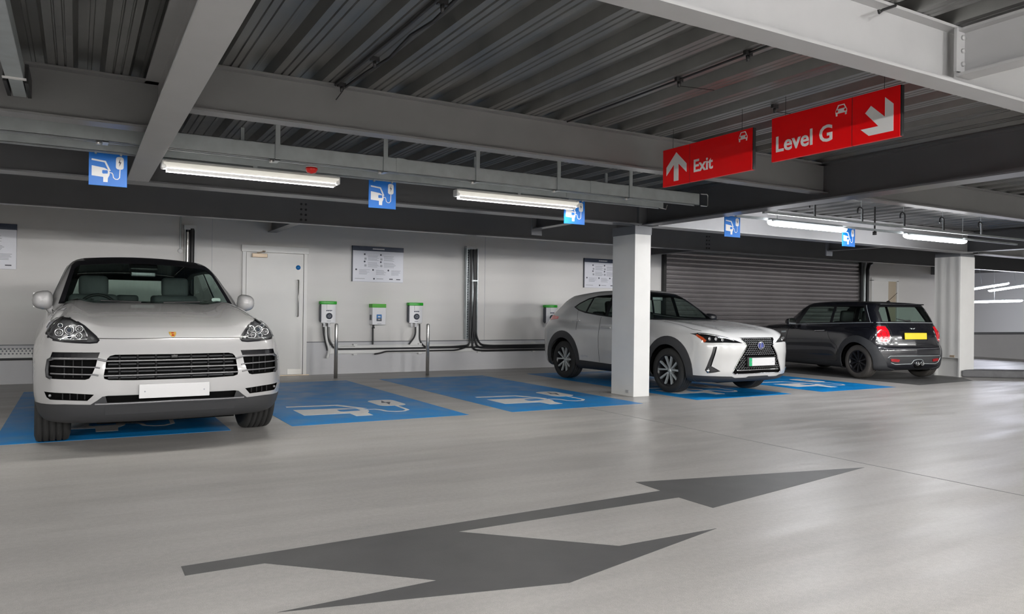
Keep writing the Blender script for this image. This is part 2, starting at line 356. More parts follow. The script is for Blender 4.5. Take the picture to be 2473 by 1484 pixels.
# ================================================================ boards on the back wall
def board(x0, x1, z0, z1, label):
    o = thing('information_board', label, 'notice board', ((x0 + x1) / 2, 13.76, z0), 'charging instruction boards')
    y = 13.752; w = x1 - x0; hh = z1 - z0
    MB().box(x0, y, z0, x1, 13.782, z1).build('panel', M['board'], o, bevel=.004)
    MB().box(x0 - .004, y - .004, z1 - .085, x1 + .004, 13.782, z1 + .003).build('header_strip', M['navy'], o)
    mb = MB(); mb.box(x0 - .004, y - .002, z0, x0 + .012, 13.782, z1); mb.build('edge_trim', M['chdark'], o)
    mb = MB()
    U = lambda u: x0 + u * w
    V = lambda v: z1 - v * hh
    def bar(u0, u1, v0, v1): mb.box(U(u0), y - .0035, V(v1), U(u1), y, V(v0))
    rr = random.Random(7)
    for (u, v) in ((.30, .26), (.61, .26), (.30, .45), (.61, .45)):
        for k in range(5): bar(u, u + rr.uniform(.17, .24), v + k * .03, v + k * .03 + .011)
        bar(u - .07, u - .03, v + .06, v + .12)
    for u in (.13, .46, .76):
        for k in range(5): bar(u, u + rr.uniform(.14, .21), .66 + k * .03, .66 + k * .03 + .011)
    bar(.05, .24, .905, .92); bar(.47, .60, .90, .92)
    mb.build('printed_text', M['print'], o)
    for (u, v) in ((.235, .225), (.55, .225), (.235, .43), (.55, .43), (.075, .66), (.40, .66), (.70, .66), (.42, .91)):
        mb = MB(); mb.lathe([(0, 0), (0, .017), (-.003, .017), (-.003, 0)], (U(u), y, V(v)), 'y', 12); mb.build('printed_icon', M['printdark'], o)
    mb = MB(); bar(.72, .79, .895, .925); mb.build('printed_mark', M['printdark'], o)
    mb = MB(); bar(.86, .94, .90, .925); mb.build('printed_mark', M['printdark'], o)
    mb = MB()
    for k in range(9): mb.box(U(.39 + k * .026), y - .006, z1 - .055, U(.39 + k * .026 + .018), y - .004, z1 - .032)
    mb.build('header_lettering', M['signwhite'], o)
board(-1.83, -.805, 1.745, 2.43, 'white instruction board at the left edge, above and beside the pale SUV')
board(4.452, 5.467, 1.722, 2.39, 'white instruction board with navy header above the three chargers')
board(9.737, 10.75, 1.742, 2.394, 'white instruction board half hidden by the square column')

# ================================================================ chargers
def charger_round(x, label, clip=False):
    o = thing('wall_charger', label, 'car charger', (x + .137, YB, .94), 'wall chargers with round sockets')
    y0 = 13.645
    def pr(x0, x1, z0, z1, ya, yb, r, m, nm, bev=.012):
        mb = MB(); mb.prism(rrect(x0, z0, x1, z1, r), 'y', ya, yb); return mb.build(nm, m, o, bevel=bev)
    pr(x - .012, x + .262, .945, 1.30, y0 + .03, 13.78, .05, M['chdark'], 'back_housing')
    mb = MB(); pts = [(x + .002 + .27 * i / 10, y0 + .03 * abs(i / 5 - 1) ** 2) for i in range(11)]
    mb.prism(pts + [(x + .272, 13.70), (x + .002, 13.70)], 'z', .945, 1.285); mb.build('front_cover', M['chwhite'], o, bevel=.006)
    pts = [(x - .018 + .31 * i / 10, y0 - .012 + .04 * abs(i / 5 - 1) ** 2) for i in range(11)]
    mb = MB(); mb.prism(pts + [(x + .292, 13.78), (x - .018, 13.78)], 'z', 1.285, 1.342); mb.build('green_lid', M['green'], o, bevel=.012)
    pr(x + .093, x + .187, 1.195, 1.285, y0 - .010, y0 + .03, .012, M['signwhite'], 'display', .003)
    mb = MB()
    for k in range(6): mb.box(x + .088 + k * .018, y0 - .006, 1.158 + (.006 if k % 2 else 0), x + .101 + k * .018, y0 + .01, 1.18)
    mb.build('lettering', M['navy'], o)
    mb = MB()
    for k in range(5): mb.box(x + .10 + k * .015, y0 - .004, .975, x + .110 + k * .015, y0 + .01, .985)
    mb.build('lettering', M['navy'], o)
    mb = MB(); mb.lathe([(.02, 0), (.02, .058), (-.012, .058), (-.014, .045), (-.004, .042), (-.004, 0)], (x + .140, y0, 1.071), 'y', 28); s = mb.build('socket', M['chdark'], o)
    mb = MB()
    for k in range(7):
        a = k * math.pi * 2 / 7; mb.lathe([(0, 0), (0, .008), (-.008, .008), (-.008, 0)], (x + .14 + .024 * math.cos(a), y0 - .004, 1.071 + .024 * math.sin(a)), 'y', 8)
    mb.build('pin', M['print'], s)
    for k in (.06, .15):
        mb = MB(); mb.lathe([(0, .022), (-.05, .022), (-.05, .026), (-.075, .026), (-.075, 0)], (x + k, 13.70, .945), 'z', 12); mb.build('gland', M['chwhite'], o)
    return o
charger_round(3.857, 'green-topped wall charger nearest the white fire door')
charger_round(5.573, 'green-topped wall charger left of the vertical cable ladder')
charger_round(8.70, 'green-topped wall charger behind the tail of the white hybrid')
o = thing('payment_charger', 'square green-banded charger between two round-socket chargers', 'car charger', (4.93, YB, .91))
mb = MB(); mb.box(4.806, 13.60, .913, 5.07, 13.785, 1.24); mb.build('cabinet', M['chwhite'], o, bevel=.008)
mb = MB(); mb.box(4.796, 13.59, 1.236, 5.072, 13.785, 1.306); mb.build('green_band', mat('band_green', (.06, .42, .01), .4), o, bevel=.005)
mb = MB(); mb.prism(rrect(4.885, .98, 4.985, 1.108, .01), 'y', 13.594, 13.602); lb = mb.build('label_plate', M['fire_blue'], o)
mb = MB(); mb.box(4.91, 13.592, 1.055, 4.96, 13.595, 1.075); mb.box(4.915, 13.592, 1.01, 4.955, 13.595, 1.022); mb.build('lettering', M['signwhite'], lb)
mb = MB(); mb.box(4.885, 13.593, .98, 4.985, 13.5945, 1.035); mb.build('label_foot', M['chdark'], lb)
mb = MB(); mb.box(4.90, 13.597, .93, 4.98, 13.60, .94); mb.build('lettering', M['print'], o)
mb = MB(); mb.box(4.80, 13.66, 1.0, 4.806, 13.74, 1.10); mb.build('side_socket', M['chdark'], o)
mb = MB(); mb.lathe([(0, .02), (-.04, .02), (-.07, .034), (-.07, 0)], (4.86, 13.70, .913), 'z', 10); mb.build('gland', M['black'], o)
for px, py, lab in ((3.909, 12.91, 'slim steel bollard in front of the charger nearest the door'), (5.612, 12.86, 'slim steel bollard in front of the second round-socket charger')):
    mb = MB(); mb.lathe([(0, 0), (0, .032), (.93, .032), (.945, .026), (.95, 0)], (px, py, 0), 'z', 20)
    tag(mb.build('bollard', M['steel']), lab, 'bollard', 'slim bollards')

# ================================================================ cables, trays, pipes on the back wall
def tray(x0, x1, z0, z1, label, holes=False):
    o = thing('cable_tray', label, 'cable tray', ((x0 + x1) / 2, YB, z0))
    mb = MB(); mb.box(x0, 13.715, z0, x1, 13.735, z1); mb.box(x0, 13.68, z0, x1, 13.715, z0 + .012); mb.box(x0, 13.68, z1 - .012, x1, 13.715, z1)
    mb.build('channel', M['cable_white'], o)
    if holes:
        mb = MB(); n = int((x1 - x0) / .05)
        for k in range(n):
            for zz in (.35, .62): mb.box(x0 + k * .05 + .01 + (zz > .5) * .02, 13.713, z0 + (z1 - z0) * zz, x0 + k * .05 + .03 + (zz > .5) * .02, 13.7151, z0 + (z1 - z0) * zz + .022)
        for k in range(n): mb.box(x0 + k * .05 + .006, 13.678, z1 - .022, x0 + k * .05 + .036, 13.681, z1 - .001)
        q = mb.build('perforation', M['chdark'], o); q['kind'] = 'stuff'
    else:
        mb = MB()
        for k in range(int((x1 - x0) / 1.3)): mb.box(x0 + .45 + k * 1.3, 13.665, z0 - .03, x0 + .52 + k * 1.3, 13.735, z0 + .005); mb.box(x0 + .45 + k * 1.3, 13.665, z1 - .005, x0 + .52 + k * 1.3, 13.735, z1 + .025)
        mb.build('bracket', M['cable_white'], o)
    return o
tray(-12, 2.45, .40, .55, 'perforated white cable tray along the wall at the left edge', True)
tray(4.02, 11.6, .375, .53, 'white cable tray along the wall under the chargers')
mb = MB(); mb.tube([(-12, 13.69, .385), (2.45, 13.69, .385)], .018, 6); tag(mb.build('cable', M['cable']), 'black cable under the perforated tray at the left edge', 'cable', 'cables on the back wall')
def wcable(pts, r, label, m='cable'):
    # rounded path in x, z at the wall
    P = [np.array(p, float) for p in pts]
    out = [P[0]]
    for i in range(1, len(P) - 1):
        a, b, c = P[i - 1], P[i], P[i + 1]; q = min(.12, np.linalg.norm(b - a) * .45, np.linalg.norm(c - b) * .45)
        s, e = b + (a - b) / np.linalg.norm(a - b) * q, b + (c - b) / np.linalg.norm(c - b) * q
        for t in np.linspace(0, 1, 6): out.append((1 - t) ** 2 * s + 2 * t * (1 - t) * b + t * t * e)
    out.append(P[-1]); mb = MB(); mb.tube(out, r, 8); return tag(mb.build('cable', M[m]), label, 'cable', 'cables on the back wall')
yc = 13.665
wcable([(3.98, 13.70, .93), (3.985, 13.69, .66), (4.10, yc, .462), (11.6, yc, .462)], .016, 'black cable from the charger nearest the door along the tray')
wcable([(3.90, 13.70, .93), (3.92, 13.69, .70), (3.99, 13.69, .44)], .016, 'short dark cable dropping left of the first charger', 'cable')
wcable([(3.95, 13.70, .88), (3.955, 13.69, .66), (4.02, 13.68, .45), (3.98, 13.68, .30)], .026, 'white conduit under the charger nearest the door', 'cable_white')
wcable([(4.04, 13.71, .88), (4.05, 13.70, .62), (4.16, 13.69, .49), (4.5, 13.69, .49)], .026, 'white conduit bending from the first charger into the tray', 'cable_white')
wcable([(4.85, 13.70, .85), (4.85, 13.69, .54)], .017, 'straight black cable under the green-banded charger')
wcable([(4.88, yc, .36), (4.98, yc, .372), (5.10, yc, .405), (6.6, yc, .405), (6.86, yc, .48), (6.88, yc, .62), (6.88, yc, 2.44)], .016, 'black cable ending loose below the tray and rising up the ladder')
wcable([(5.80, 13.70, .93), (5.80, 13.69, .60), (5.90, yc, .475), (6.5, yc, .475), (6.86, yc, .50), (6.90, yc, .66), (6.90, yc, 2.44)], .017, 'black cable from the second round-socket charger up the ladder')
wcable([(5.72, 13.71, .90), (5.72, 13.70, .70), (5.58, 13.69, .53)], .016, 'dark cable splaying left under the second round-socket charger')
mb = MB(); mb.prism([(5.59, .53), (5.70, .70), (5.72, .90), (5.78, .90), (5.80, .70), (5.84, .53)], 'y', 13.70, 13.735); tag(mb.build('cable_gusset', M['cable_white']), 'white triangular tray fitting under the second round-socket charger', 'cable tray fitting')
for k, (zz, xb) in enumerate(((.485, 7.16), (.44, 7.08), (.388, 6.99))):
    wcable([(6.94 + k * .034, yc - .01, 2.44), (6.94 + .034 * (2 - k), yc - .01, .72), (xb - .05, yc, zz + .02), (xb + .2, yc, zz), (11.6, yc, zz)], .021, ('uppermost', 'middle', 'lowest')[k] + ' of three black cables turning right off the ladder')
o = thing('cable_ladder', 'vertical galvanised cable ladder full of black cables right of the chargers', 'cable ladder', (6.93, YB, .55))
mb = MB(); mb.box(6.79, 13.66, .62, 6.805, 13.76, 2.46); mb.box(7.035, 13.66, .62, 7.05, 13.76, 2.46); mb.box(6.80, 13.74, .62, 7.04, 13.75, 2.46); mb.build('side_rail', M['galv'], o)
mb = MB()
for k in range(36): mb.box(6.85, 13.735, .66 + k * .05, 6.868, 13.7405, .685 + k * .05)
mb.build('slot', M['chdark'], o)['kind'] = 'stuff'
mb = MB(); mb.box(6.80, 13.67, 2.46, 7.0, 13.785, 2.50); mb.build('entry_box', M['wall'], o)
mb = MB(); mb.box(6.90, 13.63, 1.79, 7.04, 13.64, 1.82); mb.build('cable_tie', M['galv'], o)
o = thing('cable_ladder', 'vertical cable ladder rising behind the roof of the pale SUV', 'cable ladder', (1.63, YB, .5))
mb = MB(); mb.box(1.55, 13.67, .56, 1.56, 13.76, 2.50); mb.box(1.70, 13.67, .56, 1.71, 13.76, 2.50); mb.box(1.56, 13.74, .56, 1.70, 13.75, 2.5); mb.build('side_rail', M['cable_white'], o)
mb = MB(); mb.box(1.54, 13.68, 2.50, 1.72, 13.785, 2.575); mb.build('entry_box', M['white'], o)
mb = MB(); mb.tube([(1.665, 13.70, 2.52), (1.665, 13.69, 2.3), (1.66, 13.69, .56)], .035, 8); mb.tube([(1.60, 13.72, 2.52), (1.60, 13.72, 2.44)], .03, 8); mb.build('cable_bundle', M['cable'], o)
mb = MB(); mb.tube([(1.595, 13.70, 2.46), (1.595, 13.70, .56)], .025, 8); mb.build('conduit', M['steel'], o)
o = thing('conduit_drop', 'thin conduit with round junction box left of the rear cable ladder', 'conduit', (1.493, YB, 2.1))
mb = MB(); mb.tube([(1.493, 13.765, 2.868), (1.493, 13.765, 2.17)], .012, 8); mb.build('conduit', M['galv'], o)
mb = MB(); mb.lathe([(0, 0), (0, .045), (-.035, .04), (-.035, 0)], (1.497, 13.786, 2.145), 'y', 16); mb.build('junction_box', M['white'], o)
o = thing('drain_pipe', 'black pipe bending at the top right of the roller shutter', 'pipe', (19.65, YB, 0))
mb = MB(); mb.tube([(19.62, 13.73, 0), (19.62, 13.73, 2.50), (19.68, 13.73, 2.64), (19.80, 13.73, 2.70)], .05, 10); mb.build('pipe', M['cable'], o)
mb = MB(); mb.tube([(19.50, 13.74, 0), (19.50, 13.74, 2.6), (19.54, 13.74, 2.7)], .035, 8); mb.build('conduit', M['galv'], o)

# ================================================================ trunking, lights, signs under the deck
def channel(y, x0, x1, z0, z1, label):
    mb = MB(); w = .05
    mb.box(x0, y - w, z0, x1, y - w + .004, z1); mb.box(x0, y + w - .004, z0, x1, y + w, z1); mb.box(x0, y - w, z1 - .004, x1, y + w, z1)
    mb.box(x0, y - w, z0, x1, y - w + .018, z0 + .004); mb.box(x0, y + w - .018, z0, x1, y + w, z0 + .004)
    o = thing('cable_trunking', label, 'cable trunking', ((x0 + x1) / 2, y, z0), 'galvanised cable trunking')
    mb.build('channel', M['galv'], o)
    x = math.ceil(x0 * 4 / 9) * 9 / 4 + .35
    while x < x1 - .1:
        if x > -1.5: MB().box(x, y - w - .003, z0, x + .09, y - w, z1).build('joint_cover', M['galv'], o)
        x += 2.25
    return o
tn = channel(6.80, -11, 6.45, 2.508, 2.645, 'near galvanised trunking over the charging bays left of the dark girder')
for x in (-1.1, .18, 1.5, 2.49, 3.46, 4.43, 5.4):
    mb = MB(); mb.box(x - .02, 6.735, 2.50, x + .02, 6.75, 2.866); mb.box(x - .02, 6.735, 2.495, x + .02, 6.86, 2.508); mb.build('hanger', M['galv'], tn)
    mb = MB(); mb.lathe([(0, 0), (0, .016), (-.03, .016), (-.03, 0)], (x - .05, 6.76, 2.508), 'z', 8); mb.build('bolt', M['steel'], tn)
mb = MB(); mb.tube([(6.46, 6.74, 2.64), (6.56, 6.74, 2.645), (6.575, 6.74, 2.63), (6.575, 6.74, 2.51), (6.56, 6.74, 2.50), (6.46, 6.74, 2.50)], .006, 6); mb.build('end_loop', M['steel'], tn)
tf_ = channel(7.27, -11, 6.3, 2.512, 2.60, 'far galvanised trunking carrying the dim tube lights')
for x in (-.9, 1.3, 3.7, 5.45):
    mb = MB(); mb.box(x - .015, 7.26, 2.60, x + .015, 7.28, 2.866); mb.build('hanger', M['galv'], tf_)
mb = MB(); mb.tube([(6.25, 7.24, 2.515), (6.36, 7.24, 2.505), (6.38, 7.24, 2.56)], .006, 6); mb.build('end_loop', M['steel'], tf_)
for y, lab in ((6.80, 'near'), (7.27, 'far')):
    o = thing('lighting_rail', lab + ' thin rail carrying the lit tubes right of the dark girder', 'lighting rail', (11, y, 2.5))
    MB().box(7.6, y - .02, 2.500, 14.6, y + .02, 2.530).build('rail', M['galv'], o)
    if y < 7:
        for x in (8.59, 9.59, 10.57, 11.56, 12.61):
            mb = MB(); mb.tube([(x, y, 2.53)] + [(x - .055 + .055 * math.cos(a), y, 2.68 + .05 * math.sin(a)) for a in np.linspace(0, math.pi, 8)] + [(x - .11, y, 2.64)], .011, 6); mb.build('hook', M['cable'], o)
            mb = MB(); mb.tube([(x, y + .02, 2.53), (x, y + .02, 2.868)], .004, 5); mb.build('drop_rod', M['galv'], o)
    else:
        mb = MB(); mb.tube([(10.55, y, 2.868), (10.55, y, 2.46)], .012, 6); mb.lathe([(0, 0), (0, .03), (-.05, .03), (-.05, 0)], (10.55, y, 2.49), 'z', 8); mb.build('drop_cable', M['cable'], o)
        for x in (8.4, 12.9): mb = MB(); mb.tube([(x, y, 2.53), (x, y, 2.868)], .004, 5); mb.build('drop_rod', M['galv'], o)
def batten(x0, x1, y, z, m, label, group, along='x', lit=True, dz=0.0):
    o = thing('tube_light', label, 'light fitting', ((x0 + x1) / 2, y, z), group)
    L = x1 - x0; xc = (x0 + x1) / 2
    mb = MB(); mb.prism([(y - .045, z + .02), (y - .035, z + .045), (y + .035, z + .045), (y + .045, z + .02)], 'x', x0 + .02, x1 - .02); h1 = mb.build('housing', M['galv'] if lit else M['white'], o)
    mb = MB(); vs = []; fs = []; n = 10; st = [(0, .35), (.03, .8), (.12, 1), (L - .12, 1), (L - .03, .8), (L, .35)] if lit else [(0, .9), (.01, 1), (L - .01, 1), (L, .9)]
    for t, s in st:
        for j in range(n + 1):
            a = math.pi * j / n; vs.append((x0 + t, y - .055 * s * math.cos(a), z + .02 - .055 * s * math.sin(a)))
    for i in range(len(st) - 1):
        for j in range(n): fs.append((i * (n + 1) + j, i * (n + 1) + j + 1, (i + 1) * (n + 1) + j + 1, (i + 1) * (n + 1) + j))
    fs += [list(range(n + 1)), list(range((len(st) - 1) * (n + 1), len(st) * (n + 1)))]
    mb.smooth = True; mb.add(vs, fs); d1 = mb.build('diffuser', m, o)
    mb = MB(); bw = .02 if y < 12 else .004
    mb.box(xc - bw, y - bw / 2, z + .04, xc + bw, y + bw / 2, 2.512 if y > 0 and y < 12 else 2.868); mb.build('bracket', M['galv'], o)
    if not lit:
        mb = MB(); mb.box(x0 + .03, y - .028, z - .042, x1 - .03, y + .028, z - .040); mb.build('added_fill_strip', M['fill_down'], o)  # glowing strip added under the tube to brighten the bay floor
        for yy in (y - .033, y + .028): mb = MB(); mb.box(x0 + .03, yy, z - .058, x1 - .03, yy + .005, z - .030); mb.build('fill_strip_lip', M['cable_white'], o)  # added lips that hide the fill strip from low side views
        for xx in (x0 - .012, x1 - .028): mb = MB(); mb.box(xx, y - .05, z - .035, xx + .04, y + .05, z + .04); mb.build('end_cap', M['cable_white'], o, bevel=.01)
    if dz:
        o.rotation_euler = (0, dz, math.pi / 2)
    return o
batten(.63, 2.18, 7.22, 2.447, M['lamp_left'], 'dim tube light nearest the pale girder', 'dim tube lights', lit=False)
batten(3.45, 4.99, 7.22, 2.447, M['lamp_left'], 'dim tube light just left of the third blue charging sign', 'dim tube lights', lit=False)
batten(-2.2, -.65, 7.22, 2.447, M['lamp_left'], 'dim tube light beyond the left edge', 'dim tube lights', lit=False)
batten(8.17, 9.80, 7.22, 2.455, M['lamp_right'], 'brightly lit tube between the fourth and fifth blue signs', 'lit tubes over the right bays')
batten(11.22, 12.90, 7.22, 2.455, M['lamp_right'], 'brightly lit tube just left of the far clad column', 'lit tubes over the right bays')
for y, xs in ((-2.2, (-6.6, -3.2, .2, 3.6, 7.0, 11.0, 15.0, 19.5)), (-8.0, (-4.0, 2.0, 8.0, 14.0, 20.0))):
    for x in xs: batten(x, x + 1.6, y, 2.63, M['lamp_front'], 'tube light over the aisle behind the camera', 'aisle tube lights')
for (yy, xx, zz, dz, lab) in ((14.0, 26.0, 2.16, .14, 'upper left of the far ramp tubes'), (12.9, 25.9, 2.16, .14, 'upper right of the far ramp tubes'), (13.6, 26.0, 1.70, 0.02, 'lowest of the far ramp tubes seen past the column')):
    o = batten(xx - .85, xx + .85, yy, zz, M['lamp_far'], lab, 'far ramp tubes', dz=dz or .001)
mb = MB(); mb.lathe([(0, 0), (0, .052), (-.015, .055), (-.045, .04), (-.055, .0)], (1.845, 6.92, 2.50), 'z', 16)
o = thing('alarm_beacon', 'red alarm beacon hanging under the trunking by the first tube', 'alarm', (1.845, 6.92, 2.45)); mb.build('red_lens', M['redlens'], o)
mb = MB(); mb.lathe([(0, 0), (0, .05), (.012, .05), (.012, 0)], (1.845, 6.92, 2.498), 'z', 16); mb.build('base', M['white'], o)

ICON_ROOF = [(.07, .775), (.42, .735), (.545, .46)]
ICON_BODY = [(.075, .59), (.40, .545), (.50, .49), (.545, .42), (.535, .33), (.495, .24), (.49, .115), (.375, .115), (.375, .265), (.075, .285)]
ICON_LAMP = [(.345, .46), (.365, .475), (.48, .475), (.49, .46), (.49, .385), (.475, .375), (.365, .365), (.345, .385)]
ICON_CABLE = [(.545, .415), (.60, .405), (.625, .36), (.64, .27), (.69, .225), (.75, .225), (.80, .28), (.81, .53)]
ICON_BOX = rrect(.70, .535, .905, .915, .07)
ICON_BOLT = [(.815, .875), (.765, .73), (.80, .725), (.785, .61), (.845, .755), (.805, .765)]
def icon(parent, place, th, dirn, white, blue, dark):
    """place(u, v, t): picture plane to space"""
    def pol(poly, t0, t1, mb):
        n = len(poly); ar = sum(poly[i][0] * poly[(i + 1) % n][1] - poly[(i + 1) % n][0] * poly[i][1] for i in range(n))
        if ar < 0: poly = poly[::-1]
        vs = [place(u, v, t0) for u, v in poly] + [place(u, v, t1) for u, v in poly]
        mb.add(vs, [list(range(n))[::-1], list(range(n, 2 * n))] + [(i, (i + 1) % n, n + (i + 1) % n, n + i) for i in range(n)])
    mb = MB(); pol(stroke(ICON_ROOF, .05), 0, th, mb); pol(ICON_BODY, 0, th, mb); c = mb.build('car_symbol', white, parent)
    mb = MB(); pol(ICON_LAMP, 0, th * 1.5, mb); mb.build('headlamp_shape', blue, c)
    mb = MB(); pol(stroke(ICON_CABLE, .025), 0, th, mb); pol(ICON_BOX, 0, th, mb); c = mb.build('charger_symbol', white, parent)
    mb = MB(); pol(ICON_BOLT, 0, th * 1.5, mb); mb.build('bolt_shape', dark, c)
for x, lab in ((.073, 'leftmost blue charging sign, beside the pale girder'), (2.532, 'blue charging sign between the two dim tube lights'), (4.895, 'blue charging sign at the right end of the second dim tube'),
               (7.455, 'blue charging sign just right of the square column, glaring'), (9.87, 'blue charging sign furthest right, between two lit tubes')):
    o = thing('charging_sign', lab, 'sign', (x + .145, 7.33, 2.235), 'blue charging signs')
    MB().box(x, 7.325, 2.237, x + .29, 7.335, 2.517).build('panel', M['signblue'], o, bevel=.002)
    icon(o, lambda u, v, t, x=x: (x + u * .29, 7.325 - t, 2.237 + v * .28), .0012, -1, M['signwhite'], M['signblue'], M['printdark'])
    for k in (.05, .24): mb = MB(); mb.box(x + k - .008, 7.30, 2.50, x + k + .008, 7.33, 2.525); mb.build('clip', M['galv'], o)

def car_icon(mb, y0, z0, w, hh, x):
    P = lambda u, v: (y0 - u * w, z0 + v * hh)
    def pol(p): mb.prism([P(*q) for q in p], 'x', x - .0015, x)
    pol(stroke([(.10, .60), (.26, .97), (.74, .97), (.90, .60)], .09)); pol([(.08, .64), (.92, .64), (1, .5), (1, .22), (0, .22), (0, .5)])
    pol([(.03, .24), (.03, .0), (.17, 0), (.17, .24)]); pol([(.83, .24), (.83, .0), (.97, 0), (.97, .24)])
def dark_lamps(mb, y0, z0, w, hh, x):
    for u in (.14, .86): mb.lathe([(0, 0), (0, .009), (-.003, .009), (-.003, 0)], (y0 - u * w, z0 + .44 * hh, x - .001) if 0 else (x - .001, y0 - u * w, z0 + .44 * hh), 'x', 10)
XS = 4.63
def dirsign(name, ya, yb, z0, z1, ydiv, txt, tpos, tsize, arrow, carp, label):
    o = thing(name, label, 'sign', (XS, (ya + yb) / 2, z0), 'red direction signs')
    a, b = ya, yb
    for u0, u1 in ((a, ydiv - .002), (ydiv + .002, b)):
        MB().box(XS, u0, z0, XS + .025, u1, z1).build('panel', M['red'], o, bevel=.002)
    mb = MB(); mb.box(XS + .001, ydiv - .002, z0, XS + .024, ydiv + .002, z1); mb.build('divider', M['black'], o)
    mb = MB(); mb.box(XS + .002, a - .008, z0 + .002, XS + .03, a, z1 - .002); mb.build('edge', M['black'], o)
    mb = MB(); text_mb(mb, txt, tsize, lambda u, v, t: (XS - .001 - t * .5, tpos[0] - u, tpos[1] + v), bold=.0032); mb.build('lettering', M['signwhite'], o)
    mb = MB(); mb.prism(arrow, 'x', XS - .0015, XS); mb.build('arrow', M['signwhite'], o)
    mb = MB(); car_icon(mb, *carp, XS); c = mb.build('car_symbol', M['signwhite'], o)
    mb = MB(); dark_lamps(mb, *carp, XS); mb.build('headlamp_shape', M['red'], c)
    for yy in (a + .12, b - .12): mb = MB(); mb.tube([(XS + .012, yy, z1), (XS + .012, yy, 2.868)], .002, 5); mb.build('hanging_wire', M['cable'], o)
dirsign('direction_sign', 3.018, 4.070, 2.385, 2.722, 3.372, 'Level G', (4.035, 2.457), .165,
        [(3.125, 2.665), (3.064, 2.608), (3.064, 2.430), (3.242, 2.430), (3.303, 2.482), (3.172, 2.482), (3.270, 2.588), (3.227, 2.630), (3.125, 2.535)], (3.503, 2.616, .092, .076), 'red hanging sign reading Level G with a down-right arrow')
dirsign('direction_sign', 4.262, 5.318, 2.358, 2.695, 4.972, 'Exit', (4.926, 2.440), .150,
        [(5.141, 2.651), (5.008, 2.530), (5.008, 2.455), (5.111, 2.545), (5.111, 2.395), (5.171, 2.395), (5.171, 2.545), (5.269, 2.455), (5.269, 2.530)], (4.405, 2.602, .092, .076), 'red hanging sign reading Exit with an upward arrow')

# cables and clips under the deck
def dcable(pts, r, label): mb = MB(); mb.tube(pts, r, 6); return tag(mb.build('ceiling_cable', M['cable']), label, 'cable', 'cables under the deck')
dcable([(1.62, 5.45, 2.852), (1.63, 4.2, 2.85), (1.62, 2.6, 2.852)], .010, 'left of two black cables clipped to a deck rib')
o = dcable([(1.69, 5.45, 2.845), (1.70, 5.0, 2.838), (1.72, 4.6, 2.83), (1.70, 4.2, 2.846), (1.715, 3.9, 2.836), (1.69, 3.4, 2.846), (1.69, 2.6, 2.846)], .011, 'right, sagging one of two black cables clipped to a deck rib')
dcable([(1.69, 5.42, 2.85), (1.665, 5.46, 2.80), (1.62, 5.43, 2.74)], .004, 'stray black tie end hanging at the beam flange')
dcable([(3.655, 5.44, 2.855), (3.645, 4.0, 2.853), (3.63, 2.6, 2.855)], .008, 'black cable clipped to a deck rib left of the red signs')
for x, y, lab in ((1.66, 5.43, 'black clip on the paired cables by the beam'), (1.67, 4.75, 'black clip half way along the paired cables'), (1.665, 3.68, 'black clip on the paired cables at the top edge'), (3.645, 4.03, 'black clip with a trailing wire on the single rib cable'), (3.635, 3.39, 'black clip on the single rib cable near the pale beam'), (4.752, 4.15, 'black clip above the gap between the red signs')):
    mb = MB(); mb.box(x - .03, y - .012, 2.838, x + .03, y + .012, 2.868); mb.lathe([(0, 0), (0, .014), (-.04, .01), (-.04, 0)], (x, y, 2.842), 'z', 8); tag(mb.build('cable_clip', M['bolt']), lab, 'cable clip', 'clips under the deck')
dcable([(3.645, 4.03, 2.81), (3.85, 4.05, 2.83), (4.05, 4.1, 2.86)], .003, 'thin wire trailing right from a clip')
dcable([(4.752, 4.15, 2.81), (4.80, 4.10, 2.80), (4.87, 4.07, 2.79)], .003, 'thin wire trailing from the clip above the red signs')
o = dcable([(3.74, 2.47, 2.86), (3.60, 2.45, 2.80), (3.56, 2.44, 2.775), (3.555, 2.44, 2.79)], .008, 'short black bent wire hanging from the near beam flange')
# big galvanised duct at the upper left corner
o = thing('cable_trunking', 'galvanised trunking coming from the upper left corner with an open end', 'cable trunking', (-.35, 4.6, 2.6), 'galvanised cable trunking')
MB().box(-.395, 1.6, 2.60, -.300, 5.55, 2.70).build('channel', M['galv'], o, bevel=.003)
mb = MB(); mb.box(-.41, 5.50, 2.592, -.285, 5.53, 2.60); mb.build('strap', M['white'], o)
mb = MB(); mb.box(-.385, 5.55, 2.61, -.31, 6.05, 2.69); mb.build('spigot', M['galv'], o)
for x in (-.415, -.30): mb = MB(); mb.box(x, 5.62, 2.60, x + .02, 6.02, 2.72); mb.build('side_plate', M['black'], o)

# ================================================================ floor markings
def bay(x0, x1, label):
    o = thing('parking_bay', label, 'floor marking', ((x0 + x1) / 2, 7.85, 0), 'blue charging bays')
    mb = MB(); mb.box(x0, 7.85, .0002, x1, 12.45, .0015); mb.build('blue_field', M['blue'], o)
    s = (x1 - x0) / 2.03
    icon(o, lambda u, v, t: (x0 + .18 * s + u * 1.72 * s, 8.09 + v * 1.66, .0014 + t), .0012, 1, M['icon'], M['blue'], M['printdark'])
bay(-.62, 1.335, 'blue charging bay under the pale SUV')
bay(1.93, 3.955, 'empty blue charging bay right of the pale SUV')
bay(4.53, 6.54, 'empty blue charging bay left of the square column')
bay(7.50, 9.43, 'blue charging bay under the white hybrid')
bay(10.13, 12.0, 'blue charging bay between the white hybrid and the dark hatchback')
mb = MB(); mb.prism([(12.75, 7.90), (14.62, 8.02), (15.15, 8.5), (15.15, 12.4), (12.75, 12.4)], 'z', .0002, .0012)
tag(mb.build('dark_bay', M['mark']), 'dark grey painted bay under the dark hatchback', 'floor marking')
